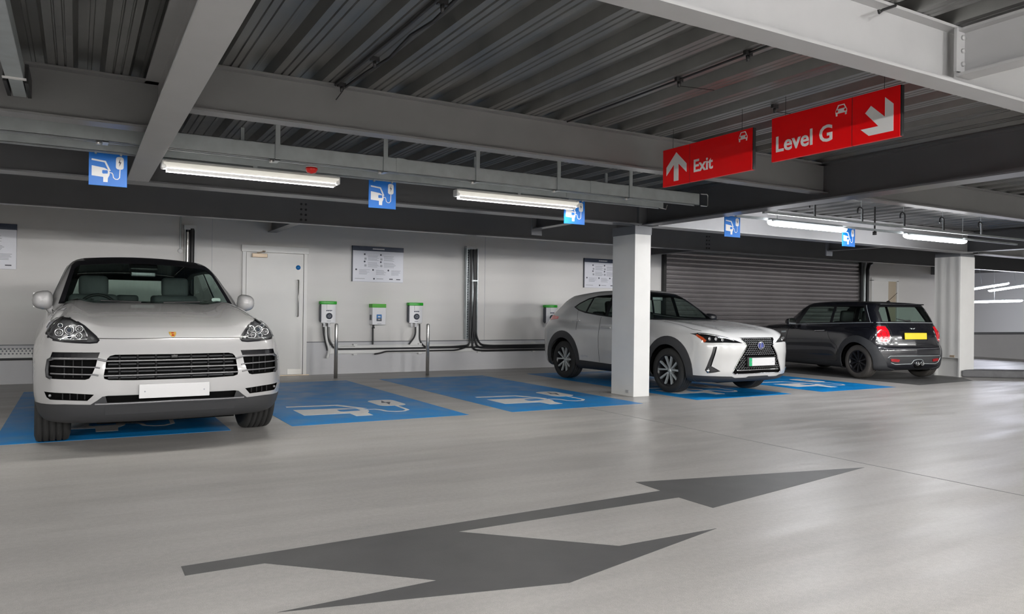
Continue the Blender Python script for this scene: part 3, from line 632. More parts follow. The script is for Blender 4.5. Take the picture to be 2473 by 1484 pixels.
mb = MB(); mb.prism([(.44, 3.84), (3.47, 3.97), (3.48, 4.25), (5.46, 3.83), (3.46, 3.47), (3.45, 3.77), (1.83, 3.745), (2.46, 3.13), (3.15, 3.13), (1.93, 2.81), (.71, 3.085), (1.42, 3.115), (.79, 3.705), (.44, 3.70)], 'z', .0002, .0014)
tag(mb.build('floor_arrow', M['mark']), 'large dark grey painted arrow with a branching turn arrow in the aisle', 'floor marking')
# ---------------------------------------------------------------- car surface fields (numpy)
def pchip(pts):
    xs = np.array([p[0] for p in pts], float); ys = np.array([p[1] for p in pts], float)
    hh = np.diff(xs); d = np.diff(ys) / hh
    m = np.zeros(len(xs)); m[0] = d[0]; m[-1] = d[-1]
    for i in range(1, len(xs) - 1):
        if d[i - 1] * d[i] > 0:
            w1 = 2 * hh[i] + hh[i - 1]; w2 = hh[i] + 2 * hh[i - 1]
            m[i] = (w1 + w2) / (w1 / d[i - 1] + w2 / d[i])
    def f(x):
        x = np.clip(x, xs[0], xs[-1])
        i = np.clip(np.searchsorted(xs, x, side='right') - 1, 0, len(xs) - 2)
        t = (x - xs[i]) / hh[i]
        return ((1 + 2 * t) * (1 - t) ** 2 * ys[i] + t * (1 - t) ** 2 * hh[i] * m[i]
                + t * t * (3 - 2 * t) * ys[i + 1] + t * t * (t - 1) * hh[i] * m[i + 1])
    return f

def smax(a, b, k):
    hh = np.maximum(k - np.abs(a - b), 0) / k
    return np.maximum(a, b) + hh * hh * k * .25
def smin(a, b, k):
    return -smax(-a, -b, k)

def make_field(S):
    g = {k: pchip(S[k]) for k in ('zt', 'w', 'inset', 'yf', 'cf', 'yr', 'cr', 'gw', 'gy', 'roof', 'ws', 'rg')}
    ext = S.get('extra')
    def F(p):
        x = np.abs(p[:, 0]); y = p[:, 1]; z = p[:, 2]
        X = g['w'](y) - g['inset'](z)
        for yw in (0.0, S['wb']):
            r = np.hypot(y - yw, z - S['rw'])
            X = X + S['flare'] * np.exp(-((r - S['ra']) / .16) ** 2) * (z < 1.2)
        if ext: X = X + ext(x, y, z)
        a = x - X
        b = g['yf'](z) + g['cf'](x) - y
        c = y - g['yr'](z) + g['cr'](x)
        xr = x / .9
        d = z - (g['zt'](y) - S['crown'] * xr ** 2.2 + S['ridge'] * np.exp(-((x - S['rx']) / .13) ** 2) * (y < S['cowl']))
        e = S['zb'] - z
        lo = smax(b, c, .02); lo = smax(lo, d, S['kd']); lo = smax(lo, a, S['ka']); lo = smax(lo, e, .10)
        ga = (x - g['gw'](z) * g['gy'](y)) * .93
        gb = (g['ws'](z) + S['wsc'] * x ** 2 - y) * S.get('wsn', .55)
        gc = (y - g['rg'](z) + S['rgc'] * x ** 2) * S.get('rgn', .7)
        gd = z - (g['roof'](y) - S['rcr'] * (x / .6) ** 2)
        ge = smax(smax(gb, gc, .02), gd, S.get('kr', .10)); ge = smax(ge, ga, S['kg'])
        ge = np.maximum(ge, .8 - z)
        return smin(lo, ge, S.get('kj', .03))
    return F

def fgrad(F, p, e=2e-3):
    n = np.zeros_like(p)
    for i in range(3):
        d = np.zeros(3); d[i] = e
        n[:, i] = F(p + d) - F(p - d)
    return n / np.maximum(np.linalg.norm(n, axis=1, keepdims=True), 1e-9)

def march(F, o, d, t0, t1, n=48, inside=True):
    """first sign change of F along o + t d (from inside to outside, or from outside to inside)"""
    N = len(o); s = 1.0 if inside else -1.0
    lo = np.full(N, t0, float); hi = np.full(N, t1, float); done = np.zeros(N, bool); prev = np.full(N, t0, float)
    for i in range(1, n + 1):
        t = t0 + (t1 - t0) * i / n
        v = F(o + d * t) * s
        new = (~done) & (v > 0)
        lo[new] = prev[new]; hi[new] = t; done |= new
        prev[~done] = t
    for _ in range(22):
        m = (lo + hi) / 2
        v = F(o + d * m[:, None]) * s
        up = v > 0
        hi = np.where(up, m, hi); lo = np.where(up, lo, m)
    return o + d * ((lo + hi) / 2)[:, None], done

def surf(F, uv, axis, sgn):
    """points of the surface seen along an axis: 'y-' from the front, 'y+' from the rear, 'x' from the side sgn, 'z' from above"""
    uv = np.asarray(uv, float); N = len(uv); o = np.zeros((N, 3)); d = np.zeros((N, 3))
    if axis == 'x': o[:, 1] = uv[:, 0]; o[:, 2] = uv[:, 1]; o[:, 0] = sgn * 1.3; d[:, 0] = -sgn; L = 1.3
    elif axis == 'y': o[:, 0] = uv[:, 0]; o[:, 2] = uv[:, 1]; o[:, 1] = -1.4 if sgn < 0 else 4.4; d[:, 1] = -sgn; L = 2.9
    else: o[:, 0] = uv[:, 0]; o[:, 1] = uv[:, 1]; o[:, 2] = 2.0; d[:, 2] = -1; L = 1.9
    p, ok = march(F, o, d, 0.0, L, 160 if axis == 'y' else 90, inside=False)
    return p
SPEC = {}
SPEC['suv'] = dict(scale=1.03, yaw=2.1, pos=(.695, 7.95), wb=2.895, rw=.375, ra=.43, flare=.035,
    zt=[(-.95, .93), (-.8, .955), (-.7, .985), (-.5, 1.04), (-.2, 1.10), (.2, 1.165), (.5, 1.205), (.8, 1.225), (1.5, 1.16), (2.6, 1.17), (3.4, 1.18), (4.0, 1.12)],
    w=[(-.95, .935), (-.4, .957), (.1, .967), (.8, .955), (1.6, .94), (2.4, .955), (2.9, .965), (3.5, .945), (4.0, .90)],
    inset=[(.2, .07), (.32, .03), (.5, .0), (.72, .0), (.88, .02), (1.0, .055), (1.1, .11), (1.2, .19), (1.3, .3)],
    yf=[(.18, -.76), (.26, -.83), (.36, -.885), (.48, -.915), (.6, -.915), (.7, -.905), (.8, -.885), (.9, -.845), (1.0, -.76)],
    cf=[(0, 0), (.3, .015), (.5, .045), (.7, .11), (.85, .20), (.95, .32), (1.1, .5)],
    yr=[(.2, 3.85), (.5, 4.0), (.8, 3.98), (1.0, 3.93), (1.2, 3.85)], cr=[(0, 0), (.5, .04), (.8, .14), (1.0, .3)],
    zb=.22, crown=.03, ridge=.05, rx=.70, cowl=.75, kd=.11, ka=.14,
    gw=[(1.0, .92), (1.2, .87), (1.4, .79), (1.6, .705), (1.7, .655)], gy=[(.3, .98), (1.2, 1.0), (2.6, .99), (3.6, .90), (4, .85)],
    roof=[(.8, 1.64), (1.3, 1.695), (1.7, 1.712), (2.2, 1.705), (2.8, 1.655), (3.4, 1.59), (4, 1.5)], rcr=.035,
    ws=[(1.0, .42), (1.2, .66), (1.4, .95), (1.6, 1.27), (1.7, 1.46)], wsc=.16,
    rg=[(1.1, 3.86), (1.3, 3.68), (1.5, 3.46), (1.6, 3.33), (1.7, 3.2)], rgc=.15, kg=.10, kr=.10, kj=.03)
SPEC['hybrid'] = dict(scale=1.03, yaw=1.5, pos=(8.67, 8.77), wb=2.64, rw=.328, ra=.385, flare=.03,
    zt=[(-.95, .81), (-.8, .885), (-.6, .945), (-.3, .99), (0, 1.025), (.4, 1.06), (.7, 1.075), (1.4, 1.0), (2.2, 1.02), (3.0, 1.06), (3.6, 1.02)],
    w=[(-.95, .86), (-.5, .895), (0, .905), (.7, .885), (1.5, .875), (2.2, .895), (2.64, .905), (3.2, .885), (3.6, .84)],
    inset=[(.2, .06), (.3, .03), (.45, .01), (.6, .0), (.75, .0), (.85, .012), (.95, .05), (1.05, .10), (1.2, .2)],
    yf=[(.18, -.80), (.26, -.89), (.36, -.93), (.5, -.935), (.62, -.945), (.72, -.94), (.8, -.91), (.88, -.85), (.97, -.74)],
    cf=[(0, 0), (.3, .015), (.5, .05), (.65, .105), (.8, .21), (.9, .33), (1.0, .5)],
    yr=[(.2, 3.45), (.5, 3.55), (.8, 3.56), (.95, 3.53), (1.1, 3.42)], cr=[(0, 0), (.5, .05), (.75, .15), (.95, .32)],
    zb=.2, crown=.05, ridge=.025, rx=.62, cowl=.6, kd=.08, ka=.10,
    gw=[(.95, .85), (1.1, .80), (1.3, .715), (1.45, .645), (1.56, .59)], gy=[(.2, .98), (1.0, 1.0), (2.2, .985), (3.0, .92), (3.6, .82)],
    roof=[(.8, 1.47), (1.2, 1.53), (1.6, 1.555), (2.0, 1.55), (2.5, 1.515), (3.0, 1.45), (3.4, 1.37)], rcr=.03,
    ws=[(.9, .30), (1.05, .56), (1.2, .80), (1.4, 1.12), (1.55, 1.40)], wsc=.18,
    rg=[(.95, 3.52), (1.1, 3.40), (1.25, 3.20), (1.4, 3.0), (1.5, 2.85)], rgc=.16, kg=.09, kr=.09, kj=.03)
SPEC['hatch'] = dict(scale=1.03, yaw=171, pos=(14.20, 11.67), wb=2.495, rw=.31, ra=.36, flare=.03,
    zt=[(-.8, .80), (-.6, .88), (-.3, .92), (.2, .95), (.6, .965), (1.4, .95), (2.4, .955), (2.9, .95), (3.2, .93)],
    w=[(-.8, .80), (-.3, .855), (.0, .86), (.8, .845), (1.6, .845), (2.3, .865), (2.6, .87), (2.9, .86), (3.1, .83)],
    inset=[(.15, .05), (.25, .03), (.4, .008), (.55, .0), (.7, .0), (.8, .012), (.9, .04), (.98, .075), (1.1, .13)],
    yf=[(.15, -.66), (.3, -.74), (.5, -.76), (.7, -.74), (.85, -.68), (.95, -.6)], cf=[(0, 0), (.4, .05), (.6, .13), (.8, .30), (.95, .5)],
    yr=[(.15, 3.02), (.28, 3.06), (.45, 3.085), (.55, 3.08), (.62, 3.05), (.8, 3.03), (.95, 2.96)], cr=[(0, 0), (.4, .02), (.6, .055), (.75, .13), (.86, .27), (1.0, .55)],
    zb=.17, crown=.02, ridge=.03, rx=.6, cowl=.7, kd=.06, ka=.10,
    gw=[(.85, .81), (.95, .78), (1.1, .735), (1.3, .665), (1.43, .61)], gy=[(.2, .97), (1.0, 1.0), (2.2, .99), (2.8, .955), (3.1, .9)],
    roof=[(.7, 1.38), (1.1, 1.425), (1.5, 1.44), (2.0, 1.438), (2.5, 1.42), (2.75, 1.40), (3.0, 1.375)], rcr=.02,
    ws=[(.85, .20), (.97, .37), (1.1, .53), (1.3, .79), (1.42, 1.0)], wsc=.18,
    rg=[(.9, 2.97), (1.0, 2.92), (1.15, 2.85), (1.3, 2.77), (1.43, 2.70)], rgc=.13, kg=.09, kr=.05, kj=.025)
# ---------------------------------------------------------------- car building
def paint(name, col, rough=.28, metal=0.0, coat=1.0): return mat(name, col, rough, metal=metal, coat=coat)
def glass_mat(name, tint, refl=1.0):
    m = bpy.data.materials.new(name); m.use_nodes = True; nt = m.node_tree; nt.nodes.clear()
    out = nt.nodes.new('ShaderNodeOutputMaterial'); tr = nt.nodes.new('ShaderNodeBsdfTransparent'); gl = nt.nodes.new('ShaderNodeBsdfGlossy')
    mx = nt.nodes.new('ShaderNodeMixShader'); fr = nt.nodes.new('ShaderNodeFresnel'); fr.inputs['IOR'].default_value = 1.5
    ge = nt.nodes.new('ShaderNodeNewGeometry'); mr = nt.nodes.new('ShaderNodeMapRange'); mr.inputs[3].default_value = 1.5; mr.inputs[4].default_value = 1 / 1.5   # thin sheet: same reflection from either face
    nt.links.new(ge.outputs['Backfacing'], mr.inputs[0]); nt.links.new(mr.outputs[0], fr.inputs['IOR'])
    tr.inputs[0].default_value = (*tint, 1); gl.inputs['Roughness'].default_value = .02; gl.inputs['Color'].default_value = (refl, refl, refl, 1)
    nt.links.new(fr.outputs[0], mx.inputs[0]); nt.links.new(tr.outputs[0], mx.inputs[1]); nt.links.new(gl.outputs[0], mx.inputs[2]); nt.links.new(mx.outputs[0], out.inputs[0])
    return m
M['glass'] = glass_mat('car_glass', (.60, .70, .66)); M['glass_dark'] = glass_mat('privacy_glass', (.30, .34, .32)); M['lens'] = glass_mat('clear_lens', (.92, .93, .93))
M['trim'] = mat('black_trim', (.010, .010, .012), .3, spec=.35); M['clad'] = mat('grey_black_cladding', (.030, .031, .034), .6)
M['void'] = mat('dark_void', (.003, .003, .003), .9, spec=.08); M['grid'] = mat('grille_plastic', (.008, .008, .009), .6, spec=.2); M['gap'] = mat('shut_line', (.02, .02, .02), .6)
M['chrome'] = mat('chrome', (.72, .72, .73), .12, metal=1.0); M['mesh'] = mat('mesh_grey', (.30, .30, .31), .35, metal=.8); M['bar_grey'] = mat('bar_grey', (.26, .26, .27), .4, metal=.4); M['satin'] = mat('satin_grey', (.20, .20, .21), .35, metal=.5)
M['lining'] = mat('cabin_lining', (.055, .055, .058), .8); M['seat'] = mat('grey_seat', (.10, .105, .11), .7); M['dash'] = mat('dash', (.012, .012, .013), .6)
M['rubber_grey'] = mat('grey_rubber', (.060, .055, .050), .8); M['rubber'] = mat('tyre_rubber', (.018, .018, .018), .75, bump=.1, bscale=90); M['taillight'] = mat('tail_lens', (.78, .006, .018), .12, coat=1.0)  # paler grey rubber for the hatchback, darker rubber for the others
M['amber'] = mat('amber_lens', (.55, .08, .02), .15, coat=1.0); M['plate_white'] = mat('plate_white', (.60, .60, .61), .35); M['plate_yellow'] = mat('plate_yellow', (.76, .60, .0), .35)
M['plate_green'] = mat('plate_green', (.0, .32, .12), .35); M['reflector'] = mat('reflector', (.75, .75, .76), .2, metal=1.0); M['gold'] = mat('crest_gold', (.45, .28, .05), .35, metal=.7)
M['badge_blue'] = mat('badge_blue', (.05, .07, .28), .2, coat=1); M['redtrim'] = mat('red_reflector', (.35, .005, .01), .2, coat=.8)

def in_poly(u, v, poly):
    c = False; n = len(poly); j = n - 1
    for i in range(n):
        if (poly[i][1] > v) != (poly[j][1] > v) and u < (poly[j][0] - poly[i][0]) * (v - poly[i][1]) / (poly[j][1] - poly[i][1] + 1e-12) + poly[i][0]: c = not c
        j = i
    return c

class Car:
    AX = {'x': (1, 2), 'y': (0, 2), 'z': (0, 1)}
    def __init__(s, spec, root, nx=44, nz=36, ny=104):
        s.S = spec; s.F = make_field(spec); s.root = root
        y0, y1, zc = spec.get('y0', -.25), spec.get('y1', spec['wb'] + .1), spec.get('zc', .74)
        bm = bmesh.new(); cache = {}
        Q = []
        def vert(q):
            k = tuple(round(c, 5) for c in q)
            if k not in cache: cache[k] = bm.verts.new(q); Q.append(q)
            return cache[k]
        L = 1.0; U = np.linspace(-1, 1, nx + 1); W = np.linspace(-1, 1, nz + 1)
        cap = list(np.linspace(-1, 0, 13)); yy = [-1 + c for c in cap] + list(np.linspace(-1, 1, ny + 1))[1:-1] + [1 - c for c in cap[::-1]]
        def grid(A, B, f):
            for i in range(len(A) - 1):
                for j in range(len(B) - 1):
                    bm.faces.new([vert(f(A[a], B[b])) for a, b in ((i, j), (i + 1, j), (i + 1, j + 1), (i, j + 1))])
        grid(U, W, lambda a, b: (a, -2, b)); grid(U, W, lambda a, b: (-a, 2, b))
        grid(yy, W, lambda a, b: (1, a, b)); grid(yy, W, lambda a, b: (-1, -a, b))
        grid(U, yy, lambda a, b: (a, b, 1)); grid(U, yy, lambda a, b: (-a, b, -1))
        q = np.array(Q); o = np.zeros_like(q); d = np.zeros_like(q)
        t = (np.clip(q[:, 1], -1, 1) + 1) / 2; o[:, 1] = y0 + (y1 - y0) * t; o[:, 2] = zc
        d[:, 0] = q[:, 0] * .9; d[:, 2] = q[:, 2] * .62
        d[:, 1] = np.where(q[:, 1] < -1, (q[:, 1] + 1) * .75, np.where(q[:, 1] > 1, (q[:, 1] - 1) * .85, 0))
        d /= np.linalg.norm(d, axis=1, keepdims=True)
        p, ok = march(s.F, o, d, 0.02, 2.2, 110)
        bm.verts.ensure_lookup_table()
        for v, c in zip(bm.verts, p): v.co = c
        bmesh.ops.recalc_face_normals(bm, faces=bm.faces)
        c = sum((f.normal.dot(f.calc_center_median() - Vector((0, 1.2, .7))) for f in bm.faces))
        if c < 0: bmesh.ops.reverse_faces(bm, faces=bm.faces)
        bm.normal_update(); s.bm = bm
    # -- cut a region out of the shell along a projected outline
    def region(s, poly, axis, sgn=0, lim=None, ndot=.05):
        """faces seen along the axis (sgn: side) inside poly, with crisp borders"""
        bm = s.bm; a, b = s.AX[axis]; k = 'xyz'.index(axis)
        us = [q[0] for q in poly]; vs = [q[1] for q in poly]; lo = (min(us) - .03, min(vs) - .03); hi = (max(us) + .03, max(vs) + .03)
        bm.normal_update()
        def okf(f):
            c = f.calc_center_median(); n = f.normal
            if sgn and n[k] * sgn < ndot: return False
            if lim and not lim(c): return False
            cs = [(v.co[a], v.co[b]) for v in f.verts]
            return max(q[0] for q in cs) > lo[0] and min(q[0] for q in cs) < hi[0] and max(q[1] for q in cs) > lo[1] and min(q[1] for q in cs) < hi[1]
        fs = [f for f in bm.faces if okf(f)]
        n = len(poly)
        for i in range(n):
            p0, p1 = poly[i], poly[(i + 1) % n]
            du, dv = p1[0] - p0[0], p1[1] - p0[1]; L = math.hypot(du, dv)
            if L < 1e-6: continue
            no = [0, 0, 0]; no[a] = -dv / L; no[b] = du / L; co = [0, 0, 0]; co[a] = p0[0]; co[b] = p0[1]
            # only faces near this edge
            m = .02; near = []; rest = []
            e0, e1 = (min(p0[0], p1[0]) - m, min(p0[1], p1[1]) - m), (max(p0[0], p1[0]) + m, max(p0[1], p1[1]) + m)
            for f in fs:
                cs = [(v.co[a], v.co[b]) for v in f.verts]
                if max(q[0] for q in cs) > e0[0] and min(q[0] for q in cs) < e1[0] and max(q[1] for q in cs) > e0[1] and min(q[1] for q in cs) < e1[1]: near.append(f)
                else: rest.append(f)
            if not near: continue
            geom = list({v for f in near for v in f.verts}) + list({e for f in near for e in f.edges}) + near
            r = bmesh.ops.bisect_plane(bm, geom=geom, plane_co=co, plane_no=no, dist=1e-5)
            fs = rest + [g for g in r['geom'] if isinstance(g, bmesh.types.BMFace)]
        fs = list({f for f in fs if f.is_valid})
        bm.normal_update()
        out = []
        for f in fs:
            c = f.calc_center_median()
            if in_poly(c[a], c[b], poly) and (not sgn or f.normal[k] * sgn > 0) and (not lim or lim(c)): out.append(f)
        return out
    def take(s, faces):
        """copies the faces into (verts, polys) and removes them from the shell"""
        idx = {}; vs = []; ps = []
        for f in faces:
            r = []
            for v in f.verts:
                if v not in idx: idx[v] = len(vs); vs.append(np.array(v.co))
                r.append(idx[v])
            ps.append(r)
        bmesh.ops.delete(s.bm, geom=faces, context='FACES')
        return np.array(vs), ps
    def skin(s, name, reg, m, parent=None, off=0.0, thick=0.0):
        """a part lying on (or lifted from) the shell; thick: with an edge turned inwards"""
        vs, ps = reg
        if len(vs) == 0: print('EMPTY REGION', name); return None
        n = fgrad(s.F, vs); mb = MB(); mb.smooth = True; mb.add(vs + n * off, ps)
        nn = list(n)
        if thick:
            cnt = {}
            for p in ps:
                for i in range(len(p)): cnt[(p[i], p[(i + 1) % len(p)])] = 1
            base = len(mb.v); mb.v += [tuple(c) for c in vs + n * (off - thick)]; nn += list(n)
            mb.smooth = False
            for (i, j) in cnt:
                if (j, i) not in cnt: mb.f.append([j, i, base + i, base + j]); mb.m.append(0); mb.sm.append(False)
        o = mb.build(name, m, parent or s.root, local=True, fixn=False)
        s._nrm(o, np.array(nn)); return o
    def _nrm(s, o, n):
        me = o.data
        if all(p.use_smooth for p in me.polygons):
            me.normals_split_custom_set_from_vertices([tuple(c) for c in n])
        else:
            ln = []
            for p in me.polygons:
                for li in p.loop_indices: ln.append(tuple(n[me.loops[li].vertex_index]) if p.use_smooth else tuple(p.normal))
            me.normals_split_custom_set(ln)
    def recess(s, name, reg, m, dirn, depth, parent=None, shrink=1.0):
        """sunken pocket: walls plus a floor pushed along dirn"""
        vs, ps = reg
        if len(vs) == 0: print('EMPTY RECESS', name); return None
        d = np.array(dirn, float) * depth; mb = MB()
        c = vs.mean(0); fl = c + (vs - c) * shrink + d
        mb.add(fl, ps); cnt = {}
        for p in ps:
            for i in range(len(p)): cnt[(p[i], p[(i + 1) % len(p)])] = 1
        base = len(mb.v); mb.v += [tuple(q) for q in vs]
        for (i, j) in cnt:
            if (j, i) not in cnt: mb.f.append([j, i, base + i, base + j][::-1]); mb.m.append(0); mb.sm.append(False)
        return mb.build(name, m, parent or s.root, local=True, fixn=False)
    def pts(s, uv, axis, sgn): return surf(s.F, uv, axis, sgn)
    def dense(s, uv, step=.03, closed=False):
        P = [np.array(p, float) for p in uv]; out = []
        if closed: P = P + [P[0]]
        for i in range(len(P) - 1):
            k = max(1, int(np.linalg.norm(P[i + 1] - P[i]) / step))
            for t in range(k): out.append(P[i] + (P[i + 1] - P[i]) * t / k)
        if not closed: out.append(P[-1])
        return np.array(out)
    def strip(s, name, uv, axis, sgn, w, m, parent=None, off=.0015, closed=False, step=.03, thick=0.0, smooth_path=False):
        """thin band following the shell"""
        uv = s.dense(uv, step, closed); P = s.pts(uv, axis, sgn); N = fgrad(s.F, P); k = len(P); vs = []; fs = []
        ww = w if hasattr(w, '__len__') else None
        for i in range(k):
            t = P[(i + 1) % k] - P[i - 1] if closed else P[min(i + 1, k - 1)] - P[max(i - 1, 0)]
            sd = np.cross(N[i], t); sd /= max(np.linalg.norm(sd), 1e-9)
            wi = w if ww is None else w[0] + (w[1] - w[0]) * i / (k - 1)
            b = P[i] + N[i] * off
            vs += [b - sd * wi / 2 - N[i] * thick, b - sd * wi / 2, b + sd * wi / 2, b + sd * wi / 2 - N[i] * thick]
        for i in range(k if closed else k - 1):
            j = (i + 1) % k
            for q in range(3): fs.append((4 * i + q, 4 * i + q + 1, 4 * j + q + 1, 4 * j + q))
        mb = MB(); mb.add(vs, fs); return mb.build(name, m, parent or s.root, local=True, fixn=False)
    def bar(s, name, uv, axis, sgn, r, m, parent=None, off=0.0, sink=None, step=.03, n=8):
        uv = s.dense(uv, step); P = s.pts(uv, axis, sgn); N = fgrad(s.F, P)
        P = P + N * off
        if sink is not None: P = P + np.array(sink)
        mb = MB(); mb.tube(P, r, n); return mb.build(name, m, parent or s.root, local=True)
    def finish(s, m, name='body', lining=True):
        bm = s.bm; bm.normal_update(); bm.verts.ensure_lookup_table()
        me = bpy.data.meshes.new(name); bm.to_mesh(me); bm.free(); me.materials.append(m)
        co = np.array([v.co[:] for v in me.vertices]); n = fgrad(s.F, co)
        me.polygons.foreach_set('use_smooth', [True] * len(me.polygons))
        me.normals_split_custom_set_from_vertices([tuple(c) for c in n])
        o = bpy.data.objects.new(name, me); COL.objects.link(o); o.parent = s.root
        if lining:
            mb = MB(); keep = [list(p.vertices) for p in me.polygons if p.center[2] > s.S.get('zl', .8)]
            mb.add(co - n * .022, keep); lo = mb.build('cabin_lining', M['lining'], s.root, local=True, fixn=False)
        return o

def wheel(root, x, y, r, width, rim_r, side, style, rimm, steer=0.0, n_sp=5, rub='rubber'):
    """tyre with tread grooves, dished rim with spokes; side: outward x direction"""
    w = bpy.data.objects.new('wheel', None); COL.objects.link(w); w.parent = root; w.location = (x, y, r); w.rotation_euler = (0, 0, steer)
    h2 = width / 2; s = side
    prof = [(-h2 * .92, rim_r), (-h2, rim_r + .02), (-h2 * 1.02, r * .86), (-h2 * .93, r * .965), (-h2 * .82, r * .99)]
    gr = [-.55, -.19, .19, .55]; last = -h2 * .82
    for g in gr:
        gx = g * h2; prof += [(gx - .007, r), (gx - .006, r - .010), (gx + .006, r - .010), (gx + .007, r)]
    prof += [(h2 * .82, r * .99), (h2 * .93, r * .965), (h2 * 1.02, r * .86), (h2, rim_r + .02), (h2 * .92, rim_r)]
    mb = MB(); mb.lathe(prof, (0, 0, 0), 'x', 48); mb.build('tyre', M[rub], w, local=True)
    rim = [(h2 * .90, rim_r + .004), (h2 * .96, rim_r - .004), (h2 * .90, rim_r - .016), (h2 * .55, rim_r - .03), (-h2 * .8, rim_r - .05)]
    mb = MB(); mb.lathe([(t * s, q) for t, q in rim], (0, 0, 0), 'x', 48); ro = mb.build('rim', rimm[0], w, local=True)
    mb = MB(); mb.lathe([(-.02 * s, .02), (-.02 * s, rim_r - .05)], (0, 0, 0), 'x', 32); mb.build('brake_disc', M['gap'], w, local=True)
    mb = MB(); mb.lathe([(h2 * .72 * s, 0), (h2 * .72 * s, .032), (h2 * .5 * s, .04), (0, .05)], (0, 0, 0), 'x', 20); mb.build('hub_cap', rimm[1], w, local=True)
    def spoke(a0, w0, w1, a1=None, r0=.035, r1=None, m=0, t0=.66, t1=.86):
        r1 = r1 or rim_r - .012; a1 = a0 if a1 is None else a1
        c0 = np.array([math.cos(a0), math.sin(a0)]) * r0; c1 = np.array([math.cos(a1), math.sin(a1)]) * r1
        d = (c1 - c0) / np.linalg.norm(c1 - c0); nn = np.array([-d[1], d[0]]); vs = []
        for c, ww, tt in ((c0, w0, t0), (c1, w1, t1)):
            for q, dep in ((-1, 0), (1, 0), (1, -.03), (-1, -.03)): p = c + nn * ww / 2 * q; vs.append(((h2 * tt + dep) * s, p[0], p[1]))
        mb = MB(); mb.add(vs, [(0, 1, 5, 4), (1, 2, 6, 5), (2, 3, 7, 6), (3, 0, 4, 7), (0, 3, 2, 1), (4, 5, 6, 7)]); return mb.build('spoke', rimm[m], w, local=True)
    for k in range(n_sp):
        a = 2 * math.pi * k / n_sp + .3
        if style == 'twin':
            spoke(a - .05, .020, .030, a - .30, m=1); spoke(a + .05, .020, .030, a + .30, m=1)
        elif style == 'single': spoke(a, .022, .034, m=1)
        elif style == 'ten':
            spoke(a, .030, .022, a + .06, m=0)
    return w

def rbox(name, c, sz, m, parent, bev=.03, rot=None, seg=3):
    mb = MB(); mb.box(-sz[0] / 2, -sz[1] / 2, -sz[2] / 2, sz[0] / 2, sz[1] / 2, sz[2] / 2); o = mb.build(name, m, parent, bevel=bev, seg=seg, local=True); o.location = c
    if rot: o.rotation_euler = rot
    for p in o.data.polygons: p.use_smooth = True
    return o
def cabin(root, yf, yr, half, zb, dash_y, rhd, seatm, head_z, zs=.62, front=.95, rear=1.95, sp=.45):
    """dash, wheel, front seats, rear bench"""
    mb = MB(); mb.box(-half, yf, .30, half, yr, .34); mb.box(-half, yf, .34, half, yf + .02, zb - .06); mb.build('cabin_floor', M['lining'], root, local=True)
    rbox('dashboard', (0, dash_y, zb - .12), (half * 1.9, .46, .26), M['dash'], root, .06)
    mb = MB(); st = (rhd * half * sp, dash_y + .36, zb - .05)
    pts = [(st[0] + .18 * math.cos(a), st[1] + .05 * math.sin(a), st[2] + .17 * math.sin(a)) for a in np.linspace(0, 2 * math.pi, 24, endpoint=False)]
    mb.tube(pts, .016, 6, closed=True); mb.tube([(st[0] - .17, st[1], st[2]), (st[0] + .17, st[1], st[2])], .02, 6); mb.tube([st, (st[0], st[1] - .25, st[2] - .1)], .03, 6); mb.build('steering_wheel', M['dash'], root, local=True)
    for sx in (-1, 1):
        e = bpy.data.objects.new('front_seat', None); COL.objects.link(e); e.parent = root; e.location = (sx * half * sp, dash_y + front, 0)
        rbox('backrest', (0, .12, zs + .22), (.50, .16, .66), seatm, e, .06, (-.22, 0, 0)); rbox('cushion', (0, -.22, zs - .12), (.50, .52, .16), seatm, e, .05)
        rbox('headrest', (0, .235, head_z), (.30, .11, .24), seatm, e, .05, (-.15, 0, 0))
    e = bpy.data.objects.new('rear_seat', None); COL.objects.link(e); e.parent = root; e.location = (0, dash_y + rear, 0)
    rbox('backrest', (0, .15, zs + .16), (half * 1.75, .16, .60), seatm, e, .06, (-.25, 0, 0)); rbox('cushion', (0, -.2, zs - .12), (half * 1.75, .5, .16), seatm, e, .05)
    for sx in (-.45, 0, .45): rbox('headrest', (sx * half * 1.2, .27, zs + .48), (.26, .10, .15), seatm, e, .04)
def mirror(root, c, sx, m, glass_side=1, sz=(.23, .12, .15)):
    e = bpy.data.objects.new('door_mirror', None); COL.objects.link(e); e.parent = root; e.location = c
    mb = MB(); vs = []; fs = []; nu, nv = 16, 10
    for i in range(nv + 1):
        ph = math.pi * i / nv
        for j in range(nu):
            a = 2 * math.pi * j / nu; q = (math.sin(ph) * math.cos(a), math.cos(ph), math.sin(ph) * math.sin(a))
            ax = abs(q[0]) ** .7 * (1 if q[0] > 0 else -1); az = abs(q[2]) ** .75 * (1 if q[2] > 0 else -1)
            vs.append((ax * sz[0] / 2, -max(q[1], -.25) * sz[1], az * sz[2] / 2 * (1 - .15 * sx * ax)))
    for i in range(nv):
        for j in range(nu): fs.append((i * nu + j, i * nu + (j + 1) % nu, (i + 1) * nu + (j + 1) % nu, (i + 1) * nu + j))
    mb.smooth = True; mb.add(vs, fs); mb.build('housing', m, e, local=True)
    mb = MB(); mb.box(-sz[0] * .42, .028, -sz[2] * .38, sz[0] * .42, .034, sz[2] * .38); mb.build('mirror_glass', M['chrome'], e, local=True)
    mb = MB(); mb.tube([(-sx * sz[0] * .3, 0, -sz[2] * .35), (-sx * sz[0] * .55, .0, -sz[2] * .8), (-sx * (sz[0] * .5 + .12), .02, -sz[2] * 1.0)], [.035, .028, .03], 8); mb.build('arm', m, e, local=True)
    return e
